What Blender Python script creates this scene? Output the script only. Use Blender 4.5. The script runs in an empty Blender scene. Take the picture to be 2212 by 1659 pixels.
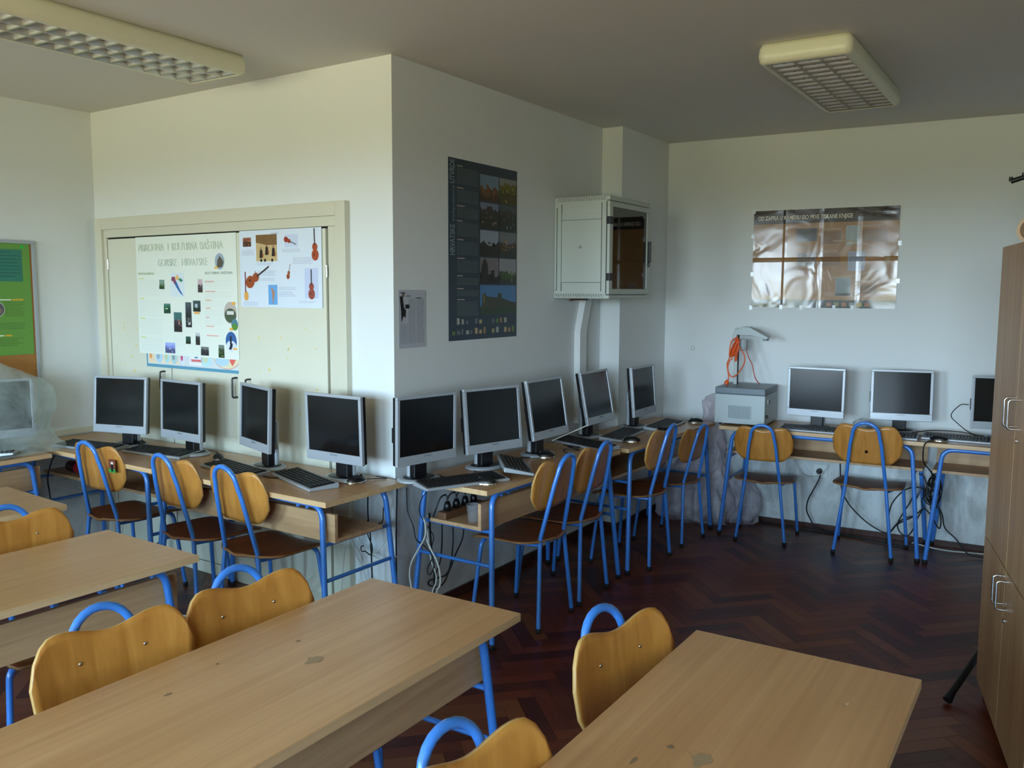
import bpy, math, random
from mathutils import Vector, Matrix
R = random.Random(7)
scene = bpy.context.scene
COL = scene.collection
PI = math.pi

# ---------------------------------------------------------------- camera
cam_d = bpy.data.cameras.new('camera'); cam = bpy.data.objects.new('camera', cam_d); COL.objects.link(cam)
cam_d.sensor_width = 36.0; cam_d.lens = 1894.4 / 2212 * 36.0; cam_d.clip_start = 0.05
yaw, pitch, roll, CAMH = 0.5648, 0.1060, 0.0044, 1.6766
d = Vector((-math.sin(yaw)*math.cos(pitch), math.cos(yaw)*math.cos(pitch), -math.sin(pitch)))
r_ = Vector((math.cos(yaw), math.sin(yaw), 0)); u_ = r_.cross(d)
r2 = r_*math.cos(roll) + u_*math.sin(roll); u2 = -r_*math.sin(roll) + u_*math.cos(roll)
m = Matrix((r2, u2, -d)).transposed().to_4x4(); m.translation = (0, 0, CAMH)
cam.matrix_world = m
scene.camera = cam

# ---------------------------------------------------------------- render look
vs = scene.view_settings
scene.display_settings.display_device = 'sRGB'
vs.view_transform = 'Standard'; vs.look = 'None'; vs.gamma = 1.0; vs.use_curve_mapping = False
vs.exposure = 0.0
cy = scene.cycles
cy.use_denoising = True; cy.max_bounces = 10; cy.diffuse_bounces = 6; cy.glossy_bounces = 4
cy.transparent_max_bounces = 12; cy.caustics_reflective = False; cy.caustics_refractive = False
cy.sample_clamp_indirect = 6.0; cy.sample_clamp_direct = 0.0

# ---------------------------------------------------------------- daylight outside the windows
SKY = (0.38, 0.70, 1.0); TREES = (0.17, 0.175, 0.10); GROUND = (0.46, 0.40, 0.24); HAZE = (0.70, 0.90, 1.08); DAY_E = 47.0
w = bpy.data.worlds.new('daylight'); scene.world = w; w.use_nodes = True
nt = w.node_tree; nt.nodes.clear()
tc = nt.nodes.new('ShaderNodeTexCoord'); sx = nt.nodes.new('ShaderNodeSeparateXYZ')
nt.links.new(tc.outputs['Generated'], sx.inputs[0])
mr = nt.nodes.new('ShaderNodeMapRange'); mr.inputs[1].default_value = -0.4; mr.inputs[2].default_value = 0.4
nt.links.new(sx.outputs['Z'], mr.inputs[0])
rp = nt.nodes.new('ShaderNodeValToRGB'); el = rp.color_ramp.elements      # bright yard, darker tree line, sky
el[0].position = 0.20; el[0].color = GROUND + (1,)
el[1].position = 0.80; el[1].color = tuple(c*0.80 for c in SKY) + (1,)
for pos, c in ((0.38, TREES), (0.475, TREES), (0.525, HAZE)):
    e = el.new(pos); e.color = c + (1,)
nt.links.new(mr.outputs[0], rp.inputs[0])
bg = nt.nodes.new('ShaderNodeBackground'); nt.links.new(rp.outputs[0], bg.inputs[0]); bg.inputs[1].default_value = DAY_E
wo = nt.nodes.new('ShaderNodeOutputWorld'); nt.links.new(bg.outputs[0], wo.inputs[0])
w.cycles.sampling_method = 'AUTOMATIC'

XD, XB, YA, YC, ZC, XP, YP = -5.275, -2.756, 3.280, 6.295, 2.776, -2.606, 5.488
RA, RC = -0.031, 0.032
XR, YR = 3.2, -2.7                       # right wall, rear wall
WINDOWS = [(-4.85, -3.40), (-2.10, -0.65), (-0.25, 1.15)]   # in the rear wall, behind the camera
WZ0, WZ1 = 0.95, 2.45
for i, (y0, y1) in enumerate(WINDOWS):
    L = bpy.data.lights.new('window_daylight', 'AREA'); L.shape = 'RECTANGLE'
    L.size = y1 - y0; L.size_y = WZ1 - WZ0; L.cycles.is_portal = True
    o = bpy.data.objects.new('window_daylight', L); COL.objects.link(o)
    o.location = ((y0+y1)/2, YR - 0.1, (WZ0+WZ1)/2); o.rotation_euler = (PI/2, 0, 0)

# ================================================================ helpers
_mats = {}
def new_mat(name):
    m = bpy.data.materials.new(name); m.use_nodes = True
    return m, m.node_tree, m.node_tree.nodes['Principled BSDF']
def s2l(c):
    return tuple(((x/12.92) if x <= 0.04045 else ((x+0.055)/1.055)**2.4) for x in c)
def mat(name, rgb, rough=0.5, metal=0.0, spec=0.5, noise=0.0, nscale=20.0, bump=0.0, coat=0.0):
    """plain procedural material; rgb is sRGB 0-1"""
    if name in _mats: return _mats[name]
    m, t, b = new_mat(name)
    c = s2l(rgb)
    b.inputs['Base Color'].default_value = c + (1,)
    b.inputs['Roughness'].default_value = rough; b.inputs['Metallic'].default_value = metal
    b.inputs['Specular IOR Level'].default_value = spec
    b.inputs['Coat Weight'].default_value = coat
    if noise or bump:
        tc = t.nodes.new('ShaderNodeTexCoord'); n = t.nodes.new('ShaderNodeTexNoise')
        n.inputs['Scale'].default_value = nscale; n.inputs['Detail'].default_value = 4
        t.links.new(tc.outputs['Object'], n.inputs['Vector'])
        if noise:
            mx = t.nodes.new('ShaderNodeMix'); mx.data_type = 'RGBA'
            mx.inputs[6].default_value = tuple(x*(1-noise) for x in c) + (1,)
            mx.inputs[7].default_value = tuple(min(1, x*(1+noise)) for x in c) + (1,)
            t.links.new(n.outputs['Fac'], mx.inputs[0]); t.links.new(mx.outputs[2], b.inputs['Base Color'])
        if bump:
            bp = t.nodes.new('ShaderNodeBump'); bp.inputs['Strength'].default_value = bump; bp.inputs['Distance'].default_value = 0.002
            t.links.new(n.outputs['Fac'], bp.inputs['Height']); t.links.new(bp.outputs[0], b.inputs['Normal'])
    _mats[name] = m
    return m

def wood(name, c1, c2, rough=0.35, scale=(1.2, 26, 26), spec=0.5, marks=0.0, swirl=0.6, bands=None):
    m, t, b = new_mat(name)
    tc = t.nodes.new('ShaderNodeTexCoord'); mp = t.nodes.new('ShaderNodeMapping'); mp.inputs['Scale'].default_value = scale
    oi = t.nodes.new('ShaderNodeObjectInfo'); ad = t.nodes.new('ShaderNodeVectorMath'); ad.operation = 'ADD'
    cm = t.nodes.new('ShaderNodeVectorMath'); cm.operation = 'SCALE'; cm.inputs['Scale'].default_value = 7.0
    t.links.new(oi.outputs['Location'], cm.inputs[0])
    t.links.new(tc.outputs['Object'], ad.inputs[0]); t.links.new(cm.outputs[0], ad.inputs[1])
    t.links.new(ad.outputs[0], mp.inputs[0])
    n = t.nodes.new('ShaderNodeTexNoise'); n.inputs['Scale'].default_value = 1.0; n.inputs['Detail'].default_value = 6
    n.inputs['Roughness'].default_value = 0.6; n.inputs['Distortion'].default_value = swirl
    t.links.new(mp.outputs[0], n.inputs['Vector'])
    cr = t.nodes.new('ShaderNodeValToRGB'); cr.color_ramp.elements[0].position = 0.30; cr.color_ramp.elements[1].position = 0.72
    cr.color_ramp.elements[0].color = s2l(c1) + (1,); cr.color_ramp.elements[1].color = s2l(c2) + (1,)
    t.links.new(n.outputs['Fac'], cr.inputs[0])
    out = cr.outputs[0]
    if bands:
        n2 = t.nodes.new('ShaderNodeTexNoise'); n2.inputs['Scale'].default_value = 1.0; n2.inputs['Detail'].default_value = 2
        mp2 = t.nodes.new('ShaderNodeMapping'); mp2.inputs['Scale'].default_value = bands
        t.links.new(ad.outputs[0], mp2.inputs[0]); t.links.new(mp2.outputs[0], n2.inputs['Vector'])
        mb = t.nodes.new('ShaderNodeMix'); mb.data_type = 'RGBA'; mb.blend_type = 'MULTIPLY'
        rb = t.nodes.new('ShaderNodeMapRange'); rb.inputs[1].default_value = 0.35; rb.inputs[2].default_value = 0.65; rb.inputs[3].default_value = 0.0; rb.inputs[4].default_value = 1.0
        t.links.new(n2.outputs['Fac'], rb.inputs[0]); t.links.new(rb.outputs[0], mb.inputs[0])
        t.links.new(out, mb.inputs[6]); mb.inputs[7].default_value = (0.87, 0.82, 0.76, 1); out = mb.outputs[2]
    if marks:
        n3 = t.nodes.new('ShaderNodeTexNoise'); n3.inputs['Scale'].default_value = 9.0; n3.inputs['Detail'].default_value = 8; n3.inputs['Roughness'].default_value = 0.7
        t.links.new(ad.outputs[0], n3.inputs['Vector'])
        rm = t.nodes.new('ShaderNodeMapRange'); rm.inputs[1].default_value = 0.66; rm.inputs[2].default_value = 0.78; rm.inputs[4].default_value = marks
        t.links.new(n3.outputs['Fac'], rm.inputs[0])
        mk = t.nodes.new('ShaderNodeMix'); mk.data_type = 'RGBA'; t.links.new(rm.outputs[0], mk.inputs[0])
        t.links.new(out, mk.inputs[6]); mk.inputs[7].default_value = s2l((0.33, 0.29, 0.24)) + (1,); out = mk.outputs[2]
    t.links.new(out, b.inputs['Base Color'])
    b.inputs['Roughness'].default_value = rough; b.inputs['Specular IOR Level'].default_value = spec
    _mats[name] = m
    return m

# --- room paint: white emulsion, scuffed where desks and feet touch it
def paint(name, rgb, dirt=0.0, dz=0.75):
    m, t, b = new_mat(name)
    c = s2l(rgb)
    geo = t.nodes.new('ShaderNodeNewGeometry'); sep = t.nodes.new('ShaderNodeSeparateXYZ'); t.links.new(geo.outputs['Position'], sep.inputs[0])
    n = t.nodes.new('ShaderNodeTexNoise'); n.inputs['Scale'].default_value = 3.0; n.inputs['Detail'].default_value = 5
    t.links.new(geo.outputs['Position'], n.inputs['Vector'])
    mx = t.nodes.new('ShaderNodeMix'); mx.data_type = 'RGBA'
    mx.inputs[6].default_value = tuple(x*0.965 for x in c) + (1,); mx.inputs[7].default_value = c + (1,)
    t.links.new(n.outputs['Fac'], mx.inputs[0]); out = mx.outputs[2]
    if dirt:
        mp = t.nodes.new('ShaderNodeMapping'); mp.inputs['Scale'].default_value = (5, 5, 2.2)
        t.links.new(geo.outputs['Position'], mp.inputs[0])
        n2 = t.nodes.new('ShaderNodeTexNoise'); n2.inputs['Scale'].default_value = 1.0; n2.inputs['Detail'].default_value = 9; n2.inputs['Roughness'].default_value = 0.68; n2.inputs['Distortion'].default_value = 0.4
        t.links.new(mp.outputs[0], n2.inputs['Vector'])
        r1 = t.nodes.new('ShaderNodeMapRange'); r1.inputs[1].default_value = 0.44; r1.inputs[2].default_value = 0.72; r1.inputs[4].default_value = dirt
        t.links.new(n2.outputs['Fac'], r1.inputs[0])
        r2 = t.nodes.new('ShaderNodeMapRange'); r2.inputs[1].default_value = dz; r2.inputs[2].default_value = dz-0.15
        t.links.new(sep.outputs['Z'], r2.inputs[0])
        mu = t.nodes.new('ShaderNodeMath'); mu.operation = 'MULTIPLY'; t.links.new(r1.outputs[0], mu.inputs[0]); t.links.new(r2.outputs[0], mu.inputs[1])
        md = t.nodes.new('ShaderNodeMix'); md.data_type = 'RGBA'; t.links.new(mu.outputs[0], md.inputs[0])
        t.links.new(out, md.inputs[6]); md.inputs[7].default_value = s2l((0.42, 0.43, 0.42)) + (1,); out = md.outputs[2]
    t.links.new(out, b.inputs['Base Color']); b.inputs['Roughness'].default_value = 0.75; b.inputs['Specular IOR Level'].default_value = 0.3
    n3 = t.nodes.new('ShaderNodeTexNoise'); n3.inputs['Scale'].default_value = 35.0; n3.inputs['Detail'].default_value = 3
    t.links.new(geo.outputs['Position'], n3.inputs['Vector'])
    bp = t.nodes.new('ShaderNodeBump'); bp.inputs['Strength'].default_value = 0.25; bp.inputs['Distance'].default_value = 0.003
    t.links.new(n3.outputs['Fac'], bp.inputs['Height']); t.links.new(bp.outputs[0], b.inputs['Normal'])
    _mats[name] = m
    return m

class MB:
    """collects shapes into one mesh"""
    def __init__(s): s.v = []; s.f = []; s.m = []; s.sm = []; s.mats = []
    def mi(s, m):
        if m not in s.mats: s.mats.append(m)
        return s.mats.index(m)
    def add(s, verts, faces, m, smooth=False):
        o = len(s.v); i = s.mi(m)
        s.v += [tuple(v) for v in verts]
        for f in faces: s.f.append(tuple(a+o for a in f)); s.m.append(i); s.sm.append(smooth)
        return s
    def box(s, x0, x1, y0, y1, z0, z1, m, mtx=None):
        v = [(x0,y0,z0),(x1,y0,z0),(x1,y1,z0),(x0,y1,z0),(x0,y0,z1),(x1,y0,z1),(x1,y1,z1),(x0,y1,z1)]
        if mtx is not None: v = [tuple(mtx @ Vector(p)) for p in v]
        return s.add(v, [(0,3,2,1),(4,5,6,7),(0,1,5,4),(1,2,6,5),(2,3,7,6),(3,0,4,7)], m)
    def rbox(s, x0, x1, y0, y1, z0, z1, r, m, n=4, mtx=None):
        """box with vertical edges rounded"""
        pts = []
        for cx, cy_, a0 in ((x1-r, y1-r, 0), (x0+r, y1-r, 90), (x0+r, y0+r, 180), (x1-r, y0+r, 270)):
            for k in range(n+1):
                a = math.radians(a0 + 90*k/n); pts.append((cx + r*math.cos(a), cy_ + r*math.sin(a)))
        return s.prism(pts, z0, z1, m, mtx)
    def prism(s, pts, z0, z1, m, mtx=None):
        n = len(pts); v = [(x, y, z0) for x, y in pts] + [(x, y, z1) for x, y in pts]
        if mtx is not None: v = [tuple(mtx @ Vector(p)) for p in v]
        return s.add(v, [tuple(range(n-1, -1, -1)), tuple(range(n, 2*n))] + [(i, (i+1) % n, n+(i+1) % n, n+i) for i in range(n)], m)
    def tube(s, pts, r, m, n=10, caps=True):
        P = [Vector(p) for p in pts]; k = len(P); rings = []
        T = [(P[min(i+1, k-1)] - P[max(i-1, 0)]).normalized() for i in range(k)]
        up = Vector((0, 0, 1)) if abs(T[0].z) < 0.9 else Vector((1, 0, 0))
        nv = (up - T[0]*up.dot(T[0])).normalized()
        for i in range(k):
            nv = (nv - T[i]*nv.dot(T[i])).normalized(); bn = T[i].cross(nv)
            rr = r[i] if isinstance(r, (list, tuple)) else r
            rings.append([P[i] + (nv*math.cos(2*PI*j/n) + bn*math.sin(2*PI*j/n))*rr for j in range(n)])
        v = [p for ring in rings for p in ring]
        f = [(i*n+j, i*n+(j+1) % n, (i+1)*n+(j+1) % n, (i+1)*n+j) for i in range(k-1) for j in range(n)]
        s.add(v, f, m, True)
        if caps:
            s.add(rings[0], [tuple(range(n-1, -1, -1))], m); s.add(rings[-1], [tuple(range(n))], m)
        return s
    def lathe(s, prof, m, n=28, c=(0, 0, 0), sx=1.0, sy=1.0, smooth=True):
        v = []; k = len(prof)
        for r, z in prof:
            for j in range(n):
                a = 2*PI*j/n; v.append((c[0] + r*sx*math.cos(a), c[1] + r*sy*math.sin(a), c[2] + z))
        f = [(i*n+j, i*n+(j+1) % n, (i+1)*n+(j+1) % n, (i+1)*n+j) for i in range(k-1) for j in range(n)]
        if prof[0][0] > 1e-5: f.append(tuple(range(n-1, -1, -1)))
        if prof[-1][0] > 1e-5: f.append(tuple(range((k-1)*n, k*n)))
        return s.add(v, f, m, smooth)
    def ball(s, c, rx, ry, rz, m, n=14):
        prof = [(math.sin(PI*i/8), -math.cos(PI*i/8)) for i in range(9)]
        v = []; 
        for r, z in prof:
            for j in range(n):
                a = 2*PI*j/n; v.append((c[0]+rx*r*math.cos(a), c[1]+ry*r*math.sin(a), c[2]+rz*z))
        f = [(i*n+j, i*n+(j+1) % n, (i+1)*n+(j+1) % n, (i+1)*n+j) for i in range(8) for j in range(n)]
        return s.add(v, f, m, True)
    def build(s, name, parent=None, bevel=0.0, seg=2):
        me = bpy.data.meshes.new(name); me.from_pydata(s.v, [], s.f)
        for m in s.mats: me.materials.append(m)
        me.polygons.foreach_set('material_index', s.m); me.polygons.foreach_set('use_smooth', s.sm); me.update()
        o = bpy.data.objects.new(name, me); COL.objects.link(o)
        if parent is not None: o.parent = parent
        if bevel:
            b = o.modifiers.new('edge', 'BEVEL'); b.width = bevel; b.segments = seg; b.limit_method = 'ANGLE'; b.angle_limit = math.radians(40)
        return o

def tag(o, label, cat, group=None):
    o['label'] = label; o['category'] = cat
    if group: o['group'] = group
    return o
def thing(name, loc, rz, label, cat, group=None):
    o = bpy.data.objects.new(name, None); COL.objects.link(o); o.location = loc; o.rotation_euler = (0, 0, rz)
    o.empty_display_size = 0.1
    return tag(o, label, cat, group)
def struct(mb, name, **k):
    o = mb.build(name, **k); o['kind'] = 'structure'; return o
def copy_tree(o, parent=None):
    c = o.copy(); COL.objects.link(c); c.parent = parent
    for ch in list(o.children):
        if ch.name in COL.objects: copy_tree(ch, c)
    return c
def fillet(pts, r, n=6):
    P = [Vector(p) for p in pts]; out = [P[0]]
    for i in range(1, len(P)-1):
        a = (P[i-1]-P[i]); b = (P[i+1]-P[i]); la, lb = a.length, b.length; a.normalize(); b.normalize()
        ang = a.angle(b); rr = r[i-1] if isinstance(r, (list, tuple)) else r
        dd = min(rr/math.tan(ang/2), la*0.48, lb*0.48)
        p0, p1 = P[i]+a*dd, P[i]+b*dd
        for k in range(n+1):
            t = k/n; out.append(p0*(1-t)**2 + P[i]*2*t*(1-t) + p1*t*t)
    out.append(P[-1]); return out
def spline(pts, n=7):
    P = [Vector(p) for p in pts]; P = [P[0]*2-P[1]] + P + [P[-1]*2-P[-2]]; out = []
    for i in range(1, len(P)-2):
        for k in range(n):
            t = k/n; a, b, c, e = P[i-1], P[i], P[i+1], P[i+2]
            out.append(0.5*((2*b) + (c-a)*t + (2*a-5*b+4*c-e)*t*t + (3*b-a-3*c+e)*t**3))
    out.append(P[-2]); return out
_fonts = {}
def text_mesh(body, size, m, name, parent, loc, rz=0.0, align='LEFT', bold=0.0, rot=None, width=None):
    cu = bpy.data.curves.new(name, 'FONT'); cu.body = body; cu.size = size; cu.align_x = align; cu.extrude = 0.0002; cu.offset = bold
    cu.materials.append(m)
    o = bpy.data.objects.new(name, cu); COL.objects.link(o); o.parent = parent; o.location = loc
    bpy.context.view_layer.update()
    me = bpy.data.meshes.new_from_object(o); xs = [v.co.x for v in me.vertices]; wd = (max(xs)-min(xs)) if xs else 0
    k = width/wd if (width and wd > 0) else 1.0
    for v in me.vertices: v.co.x *= k
    bpy.data.objects.remove(o); bpy.data.curves.remove(cu)
    o = bpy.data.objects.new(name, me); COL.objects.link(o); o.parent = parent; o.location = loc
    o.rotation_euler = rot if rot else (PI/2, 0, rz)
    return o

# ================================================================ materials
M_wall = paint('wall_paint', (0.88, 0.895, 0.89), 0.45)
M_wallC = paint('wall_paint_far', (0.88, 0.895, 0.89), 0.75)
M_ceil = paint('ceiling_paint', (0.84, 0.83, 0.81))
M_cream = mat('cream_lacquer', (0.845, 0.84, 0.765), 0.45, noise=0.03, nscale=4)
M_cream2 = mat('cream_frame_lacquer', (0.82, 0.81, 0.73), 0.4)
M_hand = mat('dull_dark_metal', (0.30, 0.29, 0.30), 0.35, metal=0.8)
M_dark = mat('dark_gap', (0.06, 0.055, 0.05), 0.8)
M_tape = mat('old_tape', (0.86, 0.80, 0.55), 0.4)
M_blue = mat('blue_enamel', (0.22, 0.47, 0.78), 0.28, spec=0.6, coat=0.3)
M_rub = mat('black_rubber', (0.05, 0.05, 0.06), 0.7)
M_top = wood('beech_laminate', (0.70, 0.53, 0.355), (0.775, 0.605, 0.425), 0.30, (1.1, 42, 42), marks=0.40, bands=(0.5, 8, 8))
M_edge = wood('beech_edge', (0.76, 0.61, 0.43), (0.86, 0.72, 0.54), 0.4)
M_board = wood('beech_board', (0.66, 0.51, 0.36), (0.80, 0.65, 0.48), 0.45, (1.6, 24, 24), marks=0.3)
M_ply = wood('plywood_back', (0.66, 0.42, 0.16), (0.79, 0.555, 0.26), 0.32, (22, 22, 1.5), bands=(9, 9, 0.6))
M_seat = wood('plywood_seat', (0.42, 0.21, 0.10), (0.52, 0.29, 0.14), 0.35, (20, 1.6, 20))
M_plyedge = mat('plywood_edge', (0.74, 0.58, 0.34), 0.5); M_seatedge = mat('plywood_seat_edge', (0.55, 0.38, 0.22), 0.5)
M_cup = wood('oak_laminate', (0.60, 0.46, 0.32), (0.69, 0.55, 0.40), 0.4, (34, 34, 1.2), bands=(7, 7, 0.4))
M_cupedge = mat('oak_laminate_edge', (0.72, 0.56, 0.38), 0.45)
M_silver = mat('silver_plastic', (0.66, 0.68, 0.70), 0.32, metal=0.25)
M_black = mat('black_plastic', (0.045, 0.045, 0.055), 0.38)
M_screen = mat('dark_screen', (0.05, 0.055, 0.06), 0.16, spec=0.45)
M_key = mat('black_keys', (0.07, 0.07, 0.08), 0.45)
M_chrome = mat('polished_metal', (0.85, 0.85, 0.85), 0.15, metal=1.0)
M_logo = mat('grey_lettering', (0.38, 0.40, 0.45), 0.5)
M_rack = mat('rack_grey', (0.76, 0.79, 0.76), 0.45)
M_white = mat('white_plastic', (0.88, 0.89, 0.88), 0.4)
M_wcable = mat('white_cable', (0.80, 0.80, 0.76), 0.5)
M_bcable = mat('black_cable', (0.035, 0.03, 0.035), 0.5)
M_orange = mat('orange_cable', (0.90, 0.36, 0.10), 0.45)
M_lampbody = mat('lamp_cream', (0.88, 0.875, 0.77), 0.35)
M_louver = mat('louver_metal', (0.86, 0.87, 0.85), 0.26, metal=0.5)
M_lampin = mat('lamp_inside', (0.60, 0.60, 0.58), 0.35, metal=0.5)
M_tubew = mat('lamp_tube', (0.92, 0.93, 0.93), 0.3)
M_ohp = mat('projector_grey', (0.70, 0.74, 0.74), 0.45)
M_ohp2 = mat('projector_dark_grey', (0.42, 0.47, 0.50), 0.4)
M_skirt = wood('dark_skirting', (0.20, 0.09, 0.05), (0.30, 0.14, 0.08), 0.4)

# ================================================================ room
# floor: herringbone parquet, one mesh, each block carries its own tone
def floor():
    m, t, b = new_mat('herringbone_parquet')
    at = t.nodes.new('ShaderNodeAttribute'); at.attribute_name = 'tone'
    uv = t.nodes.new('ShaderNodeUVMap'); uv.uv_map = 'grain'
    mp = t.nodes.new('ShaderNodeMapping'); mp.inputs['Scale'].default_value = (3, 60, 1); t.links.new(uv.outputs[0], mp.inputs[0])
    n = t.nodes.new('ShaderNodeTexNoise'); n.inputs['Detail'].default_value = 5; n.inputs['Scale'].default_value = 1.0; t.links.new(mp.outputs[0], n.inputs['Vector'])
    cr = t.nodes.new('ShaderNodeValToRGB'); el = cr.color_ramp.elements
    el[0].position = 0.0; el[0].color = s2l((0.24, 0.085, 0.050)) + (1,)
    el[1].position = 1.0; el[1].color = s2l((0.43, 0.24, 0.12)) + (1,)
    e = el.new(0.6); e.color = s2l((0.39, 0.165, 0.085)) + (1,)
    ma = t.nodes.new('ShaderNodeMath'); ma.operation = 'MULTIPLY_ADD'; ma.inputs[1].default_value = 0.5
    t.links.new(n.outputs['Fac'], ma.inputs[0])
    sb = t.nodes.new('ShaderNodeMath'); sb.operation = 'SUBTRACT'; sb.inputs[1].default_value = 0.25
    t.links.new(at.outputs['Fac'], sb.inputs[0]); t.links.new(sb.outputs[0], ma.inputs[2])
    t.links.new(ma.outputs[0], cr.inputs[0])
    geo = t.nodes.new('ShaderNodeNewGeometry'); n2 = t.nodes.new('ShaderNodeTexNoise'); n2.inputs['Scale'].default_value = 1.3; n2.inputs['Detail'].default_value = 6
    t.links.new(geo.outputs['Position'], n2.inputs['Vector'])
    wr = t.nodes.new('ShaderNodeMapRange'); wr.inputs[1].default_value = 0.48; wr.inputs[2].default_value = 0.75; wr.inputs[4].default_value = 0.60
    t.links.new(n2.outputs['Fac'], wr.inputs[0])
    mw = t.nodes.new('ShaderNodeMix'); mw.data_type = 'RGBA'; t.links.new(wr.outputs[0], mw.inputs[0]); t.links.new(cr.outputs[0], mw.inputs[6])
    mw.inputs[7].default_value = s2l((0.50, 0.27, 0.12)) + (1,)
    t.links.new(mw.outputs[2], b.inputs['Base Color'])
    rr = t.nodes.new('ShaderNodeMapRange'); rr.inputs[3].default_value = 0.28; rr.inputs[4].default_value = 0.48
    t.links.new(n2.outputs['Fac'], rr.inputs[0]); t.links.new(rr.outputs[0], b.inputs['Roughness'])
    b.inputs['Specular IOR Level'].default_value = 0.38
    W_, L_ = 0.072, 0.36; k = 5
    V, F, T, UV = [], [], [], []
    g = 0.0008; c, s = math.cos(PI/4), math.sin(PI/4)
    x0, x1, y0, y1 = XD-0.1, XR, YR, 6.5
    N = 140
    def put(ax, ay, w_, h_, horiz):
        pts = [(ax+g, ay+g), (ax+w_-g, ay+g), (ax+w_-g, ay+h_-g), (ax+g, ay+h_-g)]
        q = [(px*c - py*s, px*s + py*c + 0.5) for px, py in pts]
        mxp = sum(p[0] for p in q)/4; myp = sum(p[1] for p in q)/4
        if not (x0-0.2 < mxp < x1+0.2 and y0-0.2 < myp < y1+0.2): return
        o = len(V); V.extend((min(max(px, x0), x1), min(max(py, y0), y1), 0.0) for px, py in q)
        F.append((o, o+1, o+2, o+3)); tone = R.random()**1.3
        if R.random() < 0.03: tone = 1.0
        T.append(tone); a = R.random()*50
        UV.append([(a, a), (a+0.36, a), (a+0.36, a+0.072), (a, a+0.072)] if horiz else [(a, a+0.072), (a, a), (a+0.36, a), (a+0.36, a+0.072)])
    # herringbone lattice: blocks of L x W in stair order
    for i in range(-N, N):
        for j in range(-30, 30):
            # horizontal block
            put(i*W_ + j*2*L_ if False else (i*W_ + j*L_*2), i*W_, L_, W_, True)
            put(i*W_ + j*L_*2 + L_, i*W_ , W_, L_, False) if False else put(i*W_ + j*L_*2 + L_, i*W_ - L_ + W_, W_, L_, False)
    me = bpy.data.meshes.new('floor'); me.from_pydata(V, [], F); me.materials.append(m)
    a = me.attributes.new('tone', 'FLOAT', 'FACE'); a.data.foreach_set('value', T)
    ul = me.uv_layers.new(name='grain'); fl = [x for f in UV for p in f for x in p]; ul.data.foreach_set('uv', fl)
    o = bpy.data.objects.new('floor', me); COL.objects.link(o); o['kind'] = 'structure'
    sub = MB(); sub.box(XD-0.2, XR+0.2, YR-0.2, 6.9, -0.12, -0.0015, mat('floor_joint', (0.07, 0.035, 0.025), 0.6))
    struct(sub, 'floor_base')
floor()

b = MB(); b.box(XD-0.3, XR+0.3, YR-0.3, 6.9, ZC, ZC+0.15, M_ceil); struct(b, 'ceiling')
ya2 = YA + 0.031*(XB-(XD-0.2))
b = MB(); b.prism([(XB, YA), (XB-0.2, YA+0.25), (XD-0.2, ya2+0.2), (XD-0.2, ya2)], -0.05, ZC+0.02, M_wall); struct(b, 'wall_front_left')
b = MB(); b.prism([(XB, YA), (XB, 6.6), (XB-0.2, 6.6), (XB-0.2, YA+0.25)], -0.05, ZC+0.02, M_wall); struct(b, 'wall_recess_left')
b = MB(); b.box(XB-0.02, XP, YP, 6.5, -0.05, ZC+0.02, M_wall); struct(b, 'wall_corner_pillar')
def yc(x): return YC + 0.032*(x-XP)
b = MB(); b.prism([(XB-0.2, yc(XB-0.2)), (XR+0.2, yc(XR+0.2)), (XR+0.2, 6.85), (XB-0.2, 6.85)][::-1], -0.05, ZC+0.02, M_wallC); struct(b, 'wall_front_right')
b = MB(); b.box(XR, XR+0.2, YR-0.2, 6.85, -0.05, ZC+0.02, M_wall); struct(b, 'wall_right')
t = thing('unseen_dark_board', (XR, 3.2, 0.75), -PI/2, 'wide unseen board added on the side wall to darken the recess monitor reflections', 'unseen_dark_board')  # unseen dark board, added so the recess screens reflect something dark
b = MB(); b.box(-1.7, 1.7, -0.018, 0, 0.03, 1.22, mat('dark_board_green', (0.07, 0.12, 0.10), 0.6)); b.build('dark_panel', t)
b = MB()
for q in ((-1.73, 1.73, 0, 0.03), (-1.73, 1.73, 1.22, 1.25), (-1.73, -1.7, 0.03, 1.22), (1.7, 1.73, 0.03, 1.22)): b.box(q[0], q[1], -0.025, 0, q[2], q[3], M_hand)
b.build('frame', t)
b = MB(); b.box(XD-0.2, XD, YR-0.2, 3.45, -0.05, ZC+0.02, M_wall); struct(b, 'wall_left')
b = MB()                                                             # rear wall with its window openings
b.box(XD-0.2, XR+0.2, YR-0.25, YR, -0.05, WZ0, M_wall); b.box(XD-0.2, XR+0.2, YR-0.25, YR, WZ1, ZC+0.02, M_wall)
xs = [XD-0.2] + [x for wn in WINDOWS for x in wn] + [XR+0.2]
for i in range(0, len(xs), 2): b.box(xs[i], xs[i+1], YR-0.25, YR, WZ0, WZ1, M_wall)
struct(b, 'wall_rear')
for i, (x0, x1) in enumerate(WINDOWS):
    b = MB(); y0, y1 = YR-0.2, YR-0.13
    for (a0, a1, c0, c1) in ((x0, x1, WZ0, WZ0+0.06), (x0, x1, WZ1-0.06, WZ1), (x0, x0+0.06, WZ0, WZ1), (x1-0.06, x1, WZ0, WZ1), ((x0+x1)/2-0.04, (x0+x1)/2+0.04, WZ0, WZ1)):
        b.box(a0, a1, y0, y1, c0, c1, M_white)
    struct(b, 'window_%d' % (i+1))
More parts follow.
